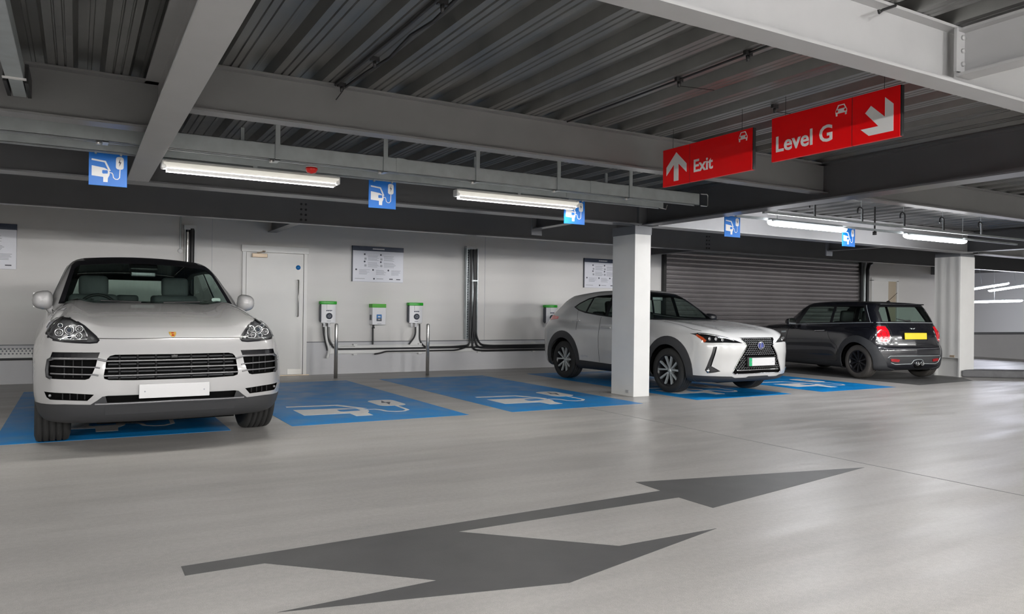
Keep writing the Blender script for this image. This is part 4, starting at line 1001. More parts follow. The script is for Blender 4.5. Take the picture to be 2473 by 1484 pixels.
def arc(cy, cz, r, a0, a1, n=20): return [(cy + r * math.cos(math.radians(a0 + (a1 - a0) * i / n)), cz + r * math.sin(math.radians(a0 + (a1 - a0) * i / n))) for i in range(n + 1)]
def mir(poly): return [(-u, v) for u, v in poly]
def wheel_wells(car, inner=.55):
    S = car.S
    for yw in (0, S['wb']):
        for sx in (-1, 1):
            poly = arc(yw, S['rw'], S['ra'], -20, 200, 26)
            poly = [(poly[0][0], .05)] + poly + [(poly[-1][0], .05)]
            reg = car.region(poly, 'x', sx, lim=lambda c: abs(c[0]) > .5, ndot=-.2); car.take(reg)
            bot = [f for f in car.bm.faces if abs(f.calc_center_median()[1] - yw) < S['ra'] and f.calc_center_median()[2] < .3 and f.calc_center_median()[0] * sx > inner and f.normal[2] < -.3]
            bmesh.ops.delete(car.bm, geom=bot, context='FACES')
            mb = MB(); A = arc(yw, S['rw'], S['ra'] + .004, -8, 188, 26); xo = S.get('xw', .90)
            vs = []; fs = []
            for (yy, zz) in A: vs += [(sx * inner, yy, zz), (sx * xo, yy, zz)]
            for i in range(len(A) - 1): fs.append((2 * i, 2 * i + 1, 2 * i + 3, 2 * i + 2))
            mb.add(vs, fs); mb.prism([(A[0][0], .22)] + A + [(A[-1][0], .22)], 'x', sx * (inner - .01), sx * inner); mb.build('wheel_arch_liner', M['void'], car.root, local=True, fixn=False)
# ================================================================ the cars
def plate(root, c, w, hh, tilt, m, out=-1, green=False):
    o = rbox('number_plate', c, (w, .012, hh), m, root, .004, (tilt, 0, 0))
    for p in o.data.polygons: p.use_smooth = False
    if green:
        mb = MB(); mb.box(-w / 2, out * .0065 - .001, -hh / 2, -w / 2 + w * .105, out * .0065 + .001, hh / 2); mb.build('green_flash', M['plate_green'], o, local=True)
    mb = MB()
    for sx in (-.42, .42): mb.lathe([(-.009, 0), (-.009, .006), (.0, .006)] if out < 0 else [(.009, 0), (.009, .006), (0, .006)], (sx * w, 0, 0), 'y', 8)
    mb.build('plate_screw', M['print'], o, local=True)
    return o

def build_suv():
    S = SPEC['suv']; S['xw'] = .93
    root = thing('car', 'pale grey SUV with black roof facing the viewer on the left', 'car')
    P = paint('pale_grey_paint', (.375, .373, .376), .25)
    car = Car(S, root, 56, 46, 104); wheel_wells(car, .56)
    half = lambda l: l + [(-u, v) for u, v in l[::-1] if abs(u) > 1e-4]
    # glazing
    ws = half([(-.752, 1.203), (-.652, 1.549), (-.612, 1.588), (-.31, 1.617), (0, 1.625)])
    g = car.region(ws, 'y', -1, lim=lambda c: c[1] > .5); wsr = car.take(g)
    wo = half([(-.80, 1.19), (-.672, 1.595), (-.632, 1.640), (-.3, 1.665), (0, 1.672)])
    g = car.region(wo, 'y', -1, lim=lambda c: c[1] > .5); wor = car.take(g)
    car.skin('windscreen', wsr, M['glass']); car.skin('windscreen_surround', wor, M['trim'], off=.002)
    for sx in (-1, 1):
        for poly in ([(1.05, 1.215), (1.45, 1.48), (1.70, 1.555), (1.98, 1.565), (1.98, 1.205)], [(2.08, 1.205), (2.08, 1.565), (2.6, 1.56), (3.0, 1.50), (3.25, 1.40), (3.1, 1.26), (2.85, 1.22)]):
            r = car.take(car.region(poly, 'x', sx)); car.skin('side_window', r, M['glass_dark'] if poly[0][0] > 2 else M['glass'])
        r = car.take(car.region([(.80, 1.17), (1.38, 1.52), (1.68, 1.60), (2.6, 1.60), (3.1, 1.53), (3.38, 1.40), (3.2, 1.23), (2.9, 1.185)], 'x', sx)); car.skin('window_surround', r, M['trim'], off=.002)
    r = car.take(car.region([(-.62, 1.24), (-.54, 1.53), (.54, 1.53), (.62, 1.24)], 'y', 1)); car.skin('rear_window', r, M['glass'])
    r = car.take(car.region([(-.56, 1.36), (.56, 1.36), (.56, 3.25), (-.56, 3.25)], 'z', 1, lim=lambda c: c[2] > 1.4)); car.skin('roof_panel', r, M['trim'], off=.001)
    # lamps
    hl = [(-.896, .999), (-.877, 1.031), (-.837, 1.065), (-.79, 1.08), (-.741, 1.074), (-.691, 1.043), (-.646, 1.011), (-.603, .966), (-.568, .93), (-.547, .897), (-.559, .882), (-.608, .877), (-.698, .881), (-.788, .887), (-.854, .898), (-.892, .919), (-.906, .949)]
    for sx in (-1, 1):
        poly = hl if sx < 0 else mir(hl)
        reg = car.take(car.region(poly, 'y', -1, lim=lambda c: c[1] < .3, ndot=-.05))
        lo = car.skin('headlight', reg, M['lens'])
        car.strip('headlight_rim', poly, 'y', -1, .016, M['trim'], parent=lo, closed=True, off=.001)
        car.recess('lamp_housing', reg, M['satin'], (-.35 * sx, 1, 0), .075, parent=lo, shrink=.93)
        q = car.pts([(sx * a, b) for a, b in ((.835, .955), (.765, .975), (.695, .985), (.825, 1.01), (.70, .93), (.765, .925))], 'y', -1)
        for i, (c, rr) in enumerate(zip(q, (.030, .034, .028, .018, .024, .02))):
            mb = MB(); mb.lathe([(.035, 0), (.03, rr * .5), (.012, rr * .8), (0, rr), (.01, rr * 1.05), (.03, rr * 1.05)], (c[0] - sx * .018, c[1] + .032, c[2]), 'y', 20); k = mb.build('lamp_module', M['reflector'], lo, local=True)
            mb = MB(); mb.lathe([(.0, 0), (.003, rr * .35), (.014, rr * .55)], (c[0] - sx * .018, c[1] + .034, c[2]), 'y', 14); mb.build('lamp_lens', M['chdark'] if i % 2 else M['chrome'], k, local=True)
        car.bar('running_light', [(sx * .645, .995), (sx * .628, .95), (sx * .63, .905), (sx * .72, .90), (sx * .82, .905)], 'y', -1, .007, M['reflector'], parent=lo, sink=(0, .022, 0))
        car.bar('running_light', [(sx * .888, .95), (sx * .872, 1.0), (sx * .83, 1.045)], 'y', -1, .010, M['reflector'], parent=lo, sink=(0, .035, 0))
        car.strip('indicator', [(sx * .60, .93), (sx * .585, .912)], 'y', -1, .02, M['satin'], parent=lo, off=-.01)
    # corner intakes
    it = [(-.863, .803), (-.54, .802), (-.556, .757), (-.568, .697), (-.59, .639), (-.613, .597), (-.64, .588), (-.874, .593), (-.896, .60), (-.903, .639), (-.893, .745), (-.876, .762)]
    for sx in (-1, 1):
        f = (lambda l: l) if sx < 0 else mir
        top = f([(-.863, .803), (-.54, .802), (-.556, .757), (-.876, .762)])
        r = car.take(car.region(top, 'y', -1, lim=lambda c: c[1] < -.2, ndot=-.05)); car.recess('light_strip', r, M['trim'], (0, 1, -.25), .03)
        r = car.take(car.region(f(it), 'y', -1, lim=lambda c: c[1] < -.2, ndot=-.05)); e = car.recess('side_intake', r, M['void'], (0, 1, 0), .06)
        for b, rr in (([(-.878, .740), (-.845, .752), (-.563, .752), (-.494, .734)], .009), ([(-.87, .693), (-.572, .685), (-.54, .679)], .006), ([(-.87, .634), (-.586, .628), (-.55, .621)], .006)):
            car.bar('intake_blade', f(b), 'y', -1, rr, M['satin'], off=.003)
        car.bar('intake_edge', f([(-.872, .60), (-.892, .61), (-.897, .66), (-.888, .738), (-.86, .754)]), 'y', -1, .013, M['clad'], off=.001)
        mb = MB(); q = car.pts(f([(-.66, .66), (-.72, .66), (-.78, .66)]), 'y', -1)
        for c in q: mb.box(c[0] - .004, c[1] + .045, .60, c[0] + .004, c[1] + .055, .74)
        mb.build('intake_grid', M['grid'], e, local=True)
        sl = f([(-.914, .487), (-.741, .482), (-.578, .47), (-.623, .42), (-.785, .426), (-.874, .427), (-.896, .443)])
        r = car.take(car.region(sl, 'y', -1, lim=lambda c: c[1] < -.2, ndot=-.05)); e = car.recess('lower_slit', r, M['void'], (0, 1, 0), .05)
        q = car.pts(f([(-.875, .458)]), 'y', -1)[0]; mb = MB(); mb.lathe([(0, 0), (0, .011), (.01, .011)], (q[0], q[1] + .006, q[2]), 'y', 12); mb.build('parking_sensor', M['satin'], e, local=True)
        mb = MB()
        for c in car.pts(f([(-.64, .45), (-.69, .45), (-.74, .45), (-.79, .45)]), 'y', -1): mb.box(c[0] - .004, c[1] + .015, .43, c[0] + .004, c[1] + .03, .475)
        mb.build('slit_grid', M['grid'], e, local=True)
    # centre grille
    gr = half([(0, .783), (-.325, .784), (-.434, .784), (-.471, .774), (-.489, .754), (-.498, .722), (-.514, .617), (-.51, .595), (-.477, .583), (-.295, .578)]) ; gr = gr + [(0, .578)] if 0 else gr
    r = car.take(car.region(gr, 'y', -1, lim=lambda c: c[1] < -.2)); e = car.recess('grille', r, M['void'], (0, 1, 0), .07)
    for zz in (.733, .675, .617): car.bar('grille_bar', [(-.497 - (.733 - zz) * .12, zz), (0, zz + .002), (.497 + (.733 - zz) * .12, zz)], 'y', -1, .006, M['bar_grey'], parent=e, sink=(0, .008, 0))
    for zz in (.758, .705, .647, .597): car.bar('inner_slat', [(-.48, zz), (.48, zz)], 'y', -1, .009, M['clad'], parent=e, sink=(0, .045, 0))
    for xx in (-.40, -.27, -.135, .135, .27, .40): car.bar('grille_upright', [(xx, .585), (xx, .778)], 'y', -1, .008, M['grid'], parent=e, sink=(0, .035, 0))
    q = car.pts([(0, .762)], 'y', -1)[0]; rbox('grille_camera', (0, q[1] + .012, .763), (.055, .03, .028), M['black'], root, .008)
    # lower apron
    va = [(-1.15, .12), (-1.15, .391), (-.958, .391), (-.931, .387), (-.776, .393), (-.601, .388), (-.554, .423), (-.521, .452), (-.481, .459), (-.264, .460)]
    va = va + [(0, .461)] + mir(va)[::-1]
    mid = [(-.60, .388), (-.554, .423), (-.521, .450), (-.481, .457), (0, .459)]; mid = mid + mir(mid[:-1])[::-1] + [(.56, .385), (-.56, .385)]
    r = car.take(car.region([(-.50, .456), (-.485, .400), (.485, .400), (.50, .456), (0, .459)], 'y', -1, lim=lambda c: c[1] < -.2)); car.recess('lower_grille', r, M['void'], (0, 1, -.1), .05)
    r = car.take(car.region(va, 'y', -1, lim=lambda c: c[1] < -.34, ndot=-.35)); car.skin('front_apron', r, M['clad'], off=.001)
    car.bar('apron_edge', [(-.57, .392), (0, .398), (.57, .392)], 'y', -1, .009, M['satin'], off=.003)
    car.strip('skid_plate', [(-.50, .335), (0, .342), (.50, .335)], 'y', -1, .075, M['clad'], off=.005)
    for sx in (-1, 1):
        r = car.take(car.region([(.42, .1), (.42, .30), (2.46, .30), (2.46, .1)], 'x', sx, ndot=-.3)); car.skin('sill', r, M['clad'], off=.001)
        car.strip('hood_gap', [(sx * -.0 + sx * .852, 1.16), (sx * .846, 1.10), (sx * .83, 1.055)], 'y', -1, .007, M['gap'])
        car.strip('door_gap', [(.62, 1.0), (.60, .8), (.62, .4)], 'x', sx, .006, M['gap']); car.strip('door_gap', [(1.95, 1.2), (1.97, .8), (1.95, .35)], 'x', sx, .006, M['gap'])
        car.strip('fender_vent', [(.53, .93), (.53, .84)], 'x', sx, .03, M['trim'], off=.003)
    car.strip('hood_gap', [(-.553, .912), (-.38, .909), (0, .913), (.38, .909), (.553, .912)], 'y', -1, .007, M['gap'])
    # crest on the hood
    sh = [(-.028, .0), (-.026, -.03), (-.015, -.055), (0, -.066), (.015, -.055), (.026, -.03), (.028, 0)]
    pz = car.pts([(u, -.745 + v * 1.0) for u, v in sh], 'z', 1); N = fgrad(car.F, pz); mb = MB(); k = len(pz)
    mb.add(list(pz + N * .004) + list(pz), [list(range(k))] + [(i, (i + 1) % k, k + (i + 1) % k, k + i) for i in range(k)]); c = mb.build('hood_crest', M['gold'], root, local=True)
    mb = MB()
    for (u0, v0, w0, h0) in ((-.010, -.012, .02, .010), (-.010, -.040, .02, .012)):
        qd = car.pts([(u0, -.745 + v0), (u0 + w0, -.745 + v0), (u0 + w0, -.745 + v0 - h0), (u0, -.745 + v0 - h0)], 'z', 1); mb.add(qd + fgrad(car.F, qd) * .0055, [(0, 1, 2, 3)])
    mb.build('crest_field', M['redtrim'], c, local=True)
    y = car.pts([(0, .49)], 'y', -1)[0][1]; plate(root, (.003, y - .012, .487), .535, .112, .03, M['plate_white'])
    body = car.finish(P)
    for sx in (-1, 1): mirror(root, (sx * .93, .76, 1.222), sx, P, sz=(.175, .13, .18))
    for yw in (0, S['wb']):
        for sx in (-1, 1): wheel(root, sx * .845, yw, S['rw'], .262, .25, sx, 'twin', (M['satin'], M['galv']))
    cabin(root, .62, 3.4, .74, 1.17, 1.02, -1, M['seat'], 1.40, zs=.76, rear=1.85, sp=.58)
    # mirror foot, camera pod, sticker, wipers behind the windscreen
    rbox('sensor_pod', (0, 1.42, 1.60), (.28, .16, .06), M['black'], root, .02, (.55, 0, 0)); rbox('rear_view_mirror', (0, 1.42, 1.525), (.24, .03, .06), M['satin'], root, .012)
    mb = MB(); mb.prism(rrect(.60, 1.235, .69, 1.27, .017), 'y', .84, .842); mb.build('windscreen_sticker', M['signwhite'], root, local=True)
    for sx in (-1, 1): mb = MB(); mb.tube([(sx * .1, .60, 1.215), (sx * .45, .66, 1.225)], .008, 6); mb.build('wiper', M['black'], root, local=True)
    mb = MB(); mb.box(-.54, -.6, .20, .54, 3.5, .25); mb.build('underbody', M['void'], root, local=True)
    root.location = (*S['pos'], .0034); root.rotation_euler = (0, 0, math.radians(S['yaw'])); root.scale = (S['scale'],) * 3

def build_hybrid():
    S = SPEC['hybrid']; S['xw'] = .86
    root = thing('car', 'pearl white crossover with black wheel arches behind the square column', 'car')
    P = paint('pearl_white_paint', (.56, .56, .555), .22)
    car = Car(S, root, 52, 40, 110); wheel_wells(car, .52)
    g = car.take(car.region([(-.71, 1.075), (-.575, 1.36), (-.50, 1.455), (0, 1.49), (.50, 1.455), (.575, 1.36), (.71, 1.075), (0, 1.085)], 'y', -1, lim=lambda c: c[1] > .4)); car.skin('windscreen', g, M['glass'])
    g = car.take(car.region([(-.76, 1.06), (-.63, 1.36), (-.53, 1.49), (0, 1.52), (.53, 1.49), (.63, 1.36), (.76, 1.06)], 'y', -1, lim=lambda c: c[1] > .4)); car.skin('windscreen_surround', g, M['trim'], off=.002)
    W = [[(.90, 1.09), (1.04, 1.24), (1.30, 1.40), (1.52, 1.43), (1.52, 1.11)], [(1.60, 1.115), (1.60, 1.435), (1.97, 1.42), (2.06, 1.405), (2.13, 1.16)], [(2.18, 1.17), (2.11, 1.395), (2.22, 1.375), (2.43, 1.30), (2.52, 1.248), (2.39, 1.205)]]
    for sx in (-1, 1):
        for i, w in enumerate(W): r = car.take(car.region(w, 'x', sx)); car.skin('side_window', r, M['glass_dark'] if i else M['glass'])
        r = car.take(car.region([(2.585, 1.25), (2.454, 1.321), (2.223, 1.403), (1.981, 1.445), (1.64, 1.46), (1.28, 1.435), (.98, 1.265), (.76, 1.06), (1.434, 1.085), (1.786, 1.110), (2.186, 1.148), (2.412, 1.19)], 'x', sx)); car.skin('window_surround', r, M['trim'], off=.002)
        # tail lamp tip
        r = car.take(car.region([(3.02, 1.075), (3.2, 1.10), (3.6, 1.07), (3.6, 1.0), (3.3, 1.01), (3.02, 1.035)], 'x', sx)); car.skin('tail_light', r, M['taillight'], off=.004, thick=.01)
        # wheel arch and sill cladding
        for yw in (0, S['wb']):
            ring = arc(yw + (.01 if yw else -.02), S['rw'] + .02, .485, -14, 194, 24); ring = [(ring[0][0], .15)] + ring + [(ring[-1][0], .15)]
            r = car.take(car.region(ring, 'x', sx, lim=lambda c: abs(c[0]) > .5, ndot=-.3)); car.skin('wheel_arch_trim', r, M['clad'], off=.008, thick=.02)
        r = car.take(car.region([(.46, .1), (.46, .325), (1.4, .325), (2.19, .345), (2.19, .1)], 'x', sx, ndot=-.4)); car.skin('sill', r, M['clad'], off=.008, thick=.01)
        car.strip('door_gap', [(1.70, 1.09), (1.68, .95), (1.66, .34)], 'x', sx, .007, M['gap']); car.strip('door_gap', [(.60, 1.04), (.56, .8), (.58, .34)], 'x', sx, .007, M['gap'])
        car.strip('door_gap', [(2.42, 1.19), (2.34, .98), (2.28, .85)], 'x', sx, .007, M['gap'])
        car.bar('door_handle', [(2.26, 1.015), (2.48, 1.0)], 'x', sx, .014, P, off=.012); car.bar('door_handle', [(1.38, .915), (1.62, .913)], 'x', sx, .014, P, off=.012)
        car.strip('waist_crease', [(.7, .93), (1.4, .90), (2.2, .95), (2.9, 1.02)], 'x', sx, .004, M['galv'], off=.0015)
        sl = [(-.760, .705), (-.718, .709), (-.772, .435), (-.668, .365), (-.74, .346), (-.807, .335), (-.828, .378), (-.818, .428)]; sl = sl if sx < 0 else mir(sl)
        r = car.take(car.region(sl, 'y', -1, lim=lambda c: c[1] < -.3)); e = car.recess('corner_slit', r, M['trim'], (-.3 * sx, 1, 0), .03)
        q = car.pts([(sx * .790, .372)], 'y', -1)[0]; mb = MB(); mb.lathe([(0, 0), (0, .024), (.02, .03)], (q[0], q[1] + .004, q[2]), 'y', 16); mb.build('fog_lamp', M['reflector'], e, local=True)
        hl = [(-.868, .880), (-.823, .898), (-.741, .886), (-.583, .847), (-.455, .803), (-.335, .757), (-.409, .760), (-.621, .765), (-.786, .759), (-.838, .762), (-.862, .83)]; hl = hl if sx < 0 else mir(hl)
        reg = car.take(car.region(hl, 'y', -1, lim=lambda c: c[1] < .1, ndot=-.1)); lo = car.skin('headlight', reg, M['lens']); car.recess('lamp_housing', reg, M['trim'], (-.5 * sx, 1, 0), .05, parent=lo, shrink=.95)
        car.strip('amber_strip', [(sx * .862, .862), (sx * .842, .815), (sx * .828, .775)], 'y', -1, .045, M['amber'], parent=lo, off=-.004)
        car.bar('running_light', [(sx * .83, .884), (sx * .74, .872), (sx * .585, .832), (sx * .46, .790)], 'y', -1, .007, M['reflector'], parent=lo, sink=(0, .012, 0))
        for u, v in ((.77, .815), (.70, .815), (.62, .805)):
            q = car.pts([(sx * u, v)], 'y', -1)[0]; mb = MB(); mb.lathe([(0, .026), (.02, .02), (.03, 0)], (q[0], q[1] + .014, q[2]), 'y', 16); mb.build('lamp_module', M['reflector'], lo, local=True)
        car.strip('hood_gap', [(sx * .70, .3), (sx * .736, -.096), (sx * .79, -.40), (sx * .78, -.56)], 'z', 1, .006, M['gap'])
    r = car.take(car.region([(-.55, 1.14), (-.46, 1.43), (.46, 1.43), (.55, 1.14)], 'y', 1)); car.skin('rear_window', r, M['glass_dark'])
    r = car.take(car.region([(-.62, 1.10), (-.54, 1.455), (.54, 1.455), (.62, 1.10)], 'y', 1, lim=lambda c: c[1] > 2.5)); car.skin('rear_window_surround', r, M['trim'], off=.004)
    gr = [(0, .833), (-.345, .833), (-.262, .716), (-.355, .598), (-.455, .42), (-.495, .345), (-.455, .317), (0, .322)]; gr = gr[:-1] + [(0, .322)] + mir(gr[1:-1])[::-1]
    r = car.take(car.region(gr, 'y', -1, lim=lambda c: c[1] < -.3)); e = car.recess('grille', r, M['void'], (0, 1, 0), .035)
    mb = MB(); row = 0; zz = .815
    while zz > .375:
        n = 17; sp = .042 + (.72 - zz) * .012
        for k in range(-n, n + 1):
            u = (k + (.5 if row % 2 else 0)) * sp
            if not (in_poly(u - .018, zz, gr) and in_poly(u + .018, zz, gr)) or (abs(u) < .285 and zz < .575 and zz > .41): continue
            q = car.pts([(u - .017, zz + .007), (u, zz - .007), (u + .017, zz + .007)], 'y', -1); mb.tube(q + np.array([0, .006, 0]), .0042, 4)
        zz -= .027; row += 1
    mb.build('grille_mesh', M['mesh'], e, local=True)
    car.bar('grille_frame', [(-.345, .828), (-.268, .716), (-.36, .598), (-.462, .42), (-.500, .345), (-.46, .322), (0, .326), (.46, .322), (.50, .345), (.462, .42), (.36, .598), (.268, .716), (.345, .828)], 'y', -1, .008, M['chrome'])
    car.bar('lower_bar', [(-.43, .375), (0, .38), (.43, .375)], 'y', -1, .007, M['chrome'], sink=(0, .004, 0))
    q = car.pts([(.0, .725)], 'y', -1)[0]; y = q[1] - .006
    el = [(.062 * math.cos(a), y, .722 + .052 * math.sin(a)) for a in np.linspace(0, 2 * math.pi, 24, endpoint=False)]
    mb = MB(); mb.prism([(p[0], p[2]) for p in el], 'y', y + .004, y + .012); bd = mb.build('badge', M['badge_blue'], root, local=True)
    mb = MB(); mb.tube(el, .0055, 6, closed=True); mb.tube([(-.006, y - .002, .768), (-.022, y - .002, .69), (.045, y - .002, .69)], .006, 6); mb.build('badge_emblem', M['chrome'], bd, local=True)
    lo = [(-1.15, .1), (-1.15, .296), (-.88, .296), (-.728, .296), (-.49, .290), (-.43, .268), (-.235, .270), (-.20, .288), (0, .288)]; lo = lo + mir(lo[:-1])[::-1]
    r = car.take(car.region(lo, 'y', -1, lim=lambda c: c[1] < -.3, ndot=-.5)); car.skin('front_apron', r, M['clad'], off=.002)
    y = car.pts([(0, .49)], 'y', -1)[0][1]; plate(root, (.02, y - .014, .492), .535, .112, -.02, M['plate_white'], green=True)
    mb = MB(); mb.box(-.27, y - .006, .43, .31, y + .03, .56); mb.build('plate_backing', M['black'], root, local=True)
    mb = MB(); text_mb(mb, 'ELECTRIC', .042, lambda u, v, t: (t, 2.13 - u, .405 + v)); q = np.array(mb.v); p0 = car.pts(q[:, 1:], 'x', -1); p0[:, 0] -= .002 + (q[:, 0] > 0) * .002; mb.v = [tuple(c) for c in p0]
    mb.build('door_lettering', M['print'], root, local=True)
    body = car.finish(P)
    for sx in (-1, 1): mirror(root, (sx * .92, .92, 1.10), sx, M['trim'], sz=(.19, .11, .13))
    for yw in (0, S['wb']):
        for sx in (-1, 1): wheel(root, sx * .785, yw, S['rw'], .228, .232, sx, 'twin', (M['trim'], M['galv']))
    cabin(root, .60, 2.9, .68, 1.03, .90, -1, M['dash'], 1.24, zs=.62, front=.88, rear=1.62)
    rbox('rear_view_mirror', (0, 1.22, 1.40), (.22, .03, .06), M['satin'], root, .012)
    mb = MB(); mb.box(-.5, -.6, .18, .5, 3.2, .24); mb.build('underbody', M['void'], root, local=True)
    root.location = (*S['pos'], .0034); root.rotation_euler = (0, 0, math.radians(S['yaw'])); root.scale = (S['scale'],) * 3

def build_hatch():
    S = SPEC['hatch']; S['xw'] = .82
    root = thing('car', 'dark grey three-door hatchback showing its red tail lamps and yellow plate', 'car')
    P = paint('dark_grey_paint', (.010, .0105, .015), .22, metal=.2)
    car = Car(S, root, 48, 42, 96); wheel_wells(car, .48)
    g = car.take(car.region([(-.70, .99), (-.55, 1.355), (.55, 1.355), (.70, .99)], 'y', -1, lim=lambda c: c[1] > .2)); car.skin('windscreen', g, M['glass'])
    W = [[(.90, .992), (1.09, 1.318), (1.735, 1.336), (1.727, 1.024)], [(1.80, 1.028), (1.80, 1.336), (2.45, 1.333), (2.615, 1.055)]]
    for sx in (-1, 1):
        for w in W: r = car.take(car.region(w, 'x', sx)); car.skin('side_window', r, M['glass'])
        r = car.take(car.region([(.79, .972), (.95, 1.265), (1.06, 1.352), (2.50, 1.362), (2.71, 1.038), (1.778, 1.008)], 'x', sx)); car.skin('window_surround', r, M['trim'], off=.002)
        car.bar('chrome_waistline', [(.80, .966), (1.778, 1.003), (2.75, 1.036)], 'x', sx, .006, M['galv'], off=.002)
        car.bar('pillar_trim', [(2.50, 1.355), (2.70, 1.04)], 'x', sx, .005, M['galv'], off=.003)
        ring = arc(S['wb'] + .02, S['rw'] + .005, .478, -12, 192, 24); ring = [(ring[0][0], .12)] + ring + [(ring[-1][0], .12)]
        r = car.take(car.region(ring, 'x', sx, lim=lambda c: abs(c[0]) > .45, ndot=-.3)); car.skin('wheel_arch_trim', r, M['clad'], off=.010, thick=.02)
        ring = arc(0, S['rw'] + .005, .46, -12, 192, 24); ring = [(ring[0][0], .12)] + ring + [(ring[-1][0], .12)]
        r = car.take(car.region(ring, 'x', sx, lim=lambda c: abs(c[0]) > .45, ndot=-.3)); car.skin('wheel_arch_trim', r, M['clad'], off=.010, thick=.02)
        r = car.take(car.region([(.30, .08), (.30, .27), (2.15, .29), (2.15, .08)], 'x', sx, ndot=-.4)); car.skin('sill', r, M['clad'], off=.006, thick=.01)
        car.strip('door_gap', [(1.757, 1.0), (1.728, .87), (1.79, .745), (1.88, .645), (1.99, .60), (2.05, .52), (2.04, .30)], 'x', sx, .007, M['gap'])
        car.strip('door_gap', [(.66, .94), (.60, .6), (.62, .3)], 'x', sx, .007, M['gap'])
        car.bar('door_handle', [(1.42, .848), (1.68, .858)], 'x', sx, .013, M['chrome'], off=.014)
        car.strip('side_scuttle', [(.46, .80), (.60, .81)], 'x', sx, .035, M['galv'], off=.004)
        tl = [(.742, .957), (.712, .992), (.572, .985), (.548, .897), (.557, .771), (.578, .705), (.665, .672), (.752, .691), (.783, .788)]; cx, cz = .662, .835
        f = (lambda l: l) if sx > 0 else mir
        inn = [(cx + (u - cx) * .86, cz + (v - cz) * .88) for u, v in tl]
        r = car.take(car.region(f(inn), 'y', 1, ndot=-.1, lim=lambda c: c[1] > 2)); t = car.skin('tail_light', r, M['taillight'], off=.008, thick=.02)
        car.bar('inner_lamp_ring', f([(cx - .045, cz + .03), (cx + .02, cz + .06), (cx + .05, cz), (cx + .02, cz - .07), (cx - .045, cz - .06), (cx - .045, cz + .03)]), 'y', 1, .006, M['redtrim'], parent=t, off=.009)
        car.strip('lamp_glint', f([(cx - .05, cz - .105), (cx + .06, cz - .11)]), 'y', 1, .022, M['plate_white'], parent=t, off=.010)
        r = car.take(car.region(f(tl), 'y', 1, ndot=-.1, lim=lambda c: c[1] > 2)); car.skin('tail_light_bezel', r, M['chrome'], off=.008, thick=.02)
        rf = [(.59, .384), (.50, .388), (.40, .372), (.42, .328), (.57, .340)]
        car.strip('hatch_gap', f([(.535, 1.03), (.52, .9), (.53, .70), (.60, .62)]), 'y', 1, .006, M['gap'])
        car.rf = rf
    r = car.take(car.region([(.60, 1.06), (.585, 1.25), (.53, 1.335), (-.53, 1.335), (-.585, 1.25), (-.60, 1.06)], 'y', 1, lim=lambda c: c[1] > 2)); car.skin('rear_window', r, M['glass'])
    r = car.take(car.region([(.66, 1.043), (.635, 1.27), (.565, 1.362), (-.565, 1.362), (-.635, 1.27), (-.66, 1.043)], 'y', 1, lim=lambda c: c[1] > 2)); car.skin('rear_window_surround', r, M['trim'], off=.002)
    car.bar('chrome_waistline', [(-.70, 1.038), (-.4, 1.04), (0, 1.04), (.4, 1.04), (.70, 1.038)], 'y', 1, .006, M['galv'], off=.002)
    r = car.take(car.region([(-.54, 1.05), (.54, 1.05), (.54, 2.55), (-.54, 2.55)], 'z', 1, lim=lambda c: c[2] > 1.3)); car.skin('roof_panel', r, M['trim'], off=.001)
    y = car.pts([(0, 1.375)], 'y', 1)[0][1]
    mb = MB(); pts = [(-.56, y - .20), (.56, y - .20), (.54, y + .02), (.35, y + .06), (-.35, y + .06), (-.54, y + .02)]; mb.prism(pts, 'z', 1.368, 1.392); mb.build('roof_spoiler', P, root, bevel=.008, local=True)
    # rear bumper insert and exhausts
    ins = [(.64, .405), (.60, .437), (0, .437), (-.60, .437), (-.64, .405), (-.58, .315), (-.50, .287), (-.175, .292), (-.14, .355), (-.10, .372), (0, .374), (.08, .358), (.127, .293), (.49, .287), (.57, .315)]
    r = car.take(car.region(ins, 'y', 1, lim=lambda c: c[1] > 2, ndot=-.1)); e = car.skin('bumper_insert', r, M['clad'], off=-.006, thick=.01)
    car.bar('insert_trim', ins, 'y', 1, .006, M['galv'], off=.004); 
    for sx in (-1, 1):
        f = (lambda l: l) if sx > 0 else mir
        uv = f(car.rf); q = car.pts(uv, 'y', 1); n = fgrad(car.F, q); k = len(q); mb = MB(); mb.add(list(q + n * .006) + list(q - n * .01), [list(range(k))] + [(i, (i + 1) % k, k + (i + 1) % k, k + i) for i in range(k)]); mb.build('red_reflector', M['redtrim'], e, local=True)
    y = car.pts([(0, .30)], 'y', 1)[0][1]
    mb = MB(); mb.prism([(.12 * math.cos(a) - .055, .285 + .075 * math.sin(a)) for a in np.linspace(0, 2 * math.pi, 24, endpoint=False)], 'y', y - .06, y - .004); mb.build('exhaust_surround', M['void'], root, local=True)
    for xx in (.003, -.113):
        mb = MB(); mb.lathe([(-.10, .036), (.025, .040), (.032, .037), (.025, .032), (-.06, .030), (-.06, 0)], (xx, y, .297), 'y', 24); mb.build('exhaust_pipe', M['chrome'], root, local=True)
    mb = MB(); mb.lathe([(0, 0), (0, .02), (-.03, .02)], (-.16, y - .25, .215), 'y', 12); mb.build('tow_eye', M['signwhite'], root, local=True)
    car.strip('hatch_gap', [(-.67, .615), (-.4, .603), (0, .600), (.4, .603), (.67, .615)], 'y', 1, .008, M['gap'])
    car.strip('bumper_crease', [(-.70, .575), (0, .565), (.70, .575)], 'y', 1, .012, M['satin'], off=.002)
    nz = [(.335, .878), (-.335, .878), (-.315, .715), (.315, .715)]
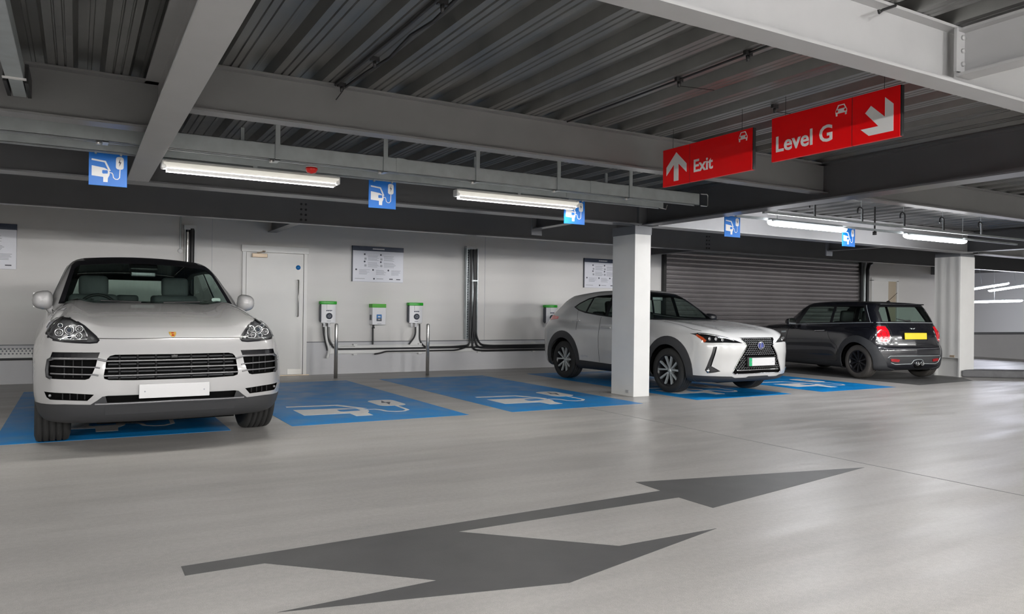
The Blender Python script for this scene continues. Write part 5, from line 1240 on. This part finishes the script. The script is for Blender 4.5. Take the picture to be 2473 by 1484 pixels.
    r = car.take(car.region(nz, 'y', 1, lim=lambda c: c[1] > 2)); car.skin('plate_niche', r, M['trim'], off=-.012, thick=-.012)
    y = car.pts([(0, .795)], 'y', 1)[0][1]; plate(root, (.0, y + .010, .797), .54, .118, .06, M['plate_yellow'], out=1)
    q = car.pts([(0, .932)], 'y', 1)[0]; mb = MB(); y = q[1]
    mb.prism([(-.062, .944), (-.02, .938), (0, .942), (.02, .938), (.062, .944), (.04, .925), (.015, .918), (0, .912), (-.015, .918), (-.04, .925)], 'y', y - .004, y + .008); b = mb.build('winged_badge', M['galv'], root, local=True)
    mb = MB(); mb.lathe([(0, 0), (.011, 0), (.010, .012), (0, .014)], (0, y, .929), 'y', 16); mb.build('badge_centre', M['black'], b, local=True)
    mb = MB(); P1 = car.pts([(.0, 1.07), (.10, 1.075), (.30, 1.11)], 'y', 1) + np.array([0, .02, 0]); mb.tube(P1, [.022, .012, .006], 6); mb.build('rear_wiper', M['black'], root, local=True)
    body = car.finish(P)
    for sx in (-1, 1): mirror(root, (sx * .93, .86, 1.02), sx, M['trim'], sz=(.21, .13, .15))
    for yw in (0.0, S['wb'] + .02):
        for sx in (-1, 1): wheel(root, sx * .752, yw, S['rw'], .205, .212, sx, 'single', (M['trim'], M['trim']), n_sp=10, rub='rubber_grey')
    cabin(root, .45, 2.5, .62, .97, .72, -1, M['dash'], 1.14, zs=.50, front=.72, rear=1.35)
    rbox('rear_view_mirror', (0, 1.0, 1.27), (.22, .03, .06), M['satin'], root, .012)
    rz = car.pts([(0, 2.35)], 'z', 1)[0][2] if 0 else 1.425
    mb = MB(); mb.lathe([(0, .04), (.02, .03), (.035, .0)], (0, 2.42, rz - .005), 'z', 14); mb.tube([(0, 2.42, rz + .02), (0, 2.62, rz + .17)], .0045, 6); mb.build('aerial', M['black'], root, local=True)
    mb = MB(); mb.box(-.46, -.5, .16, .46, 2.8, .21); mb.build('underbody', M['void'], root, local=True)
    root.location = (*S['pos'], .0034); root.rotation_euler = (0, 0, math.radians(S['yaw'])); root.scale = (S['scale'],) * 3
build_suv(); build_hybrid(); build_hatch()
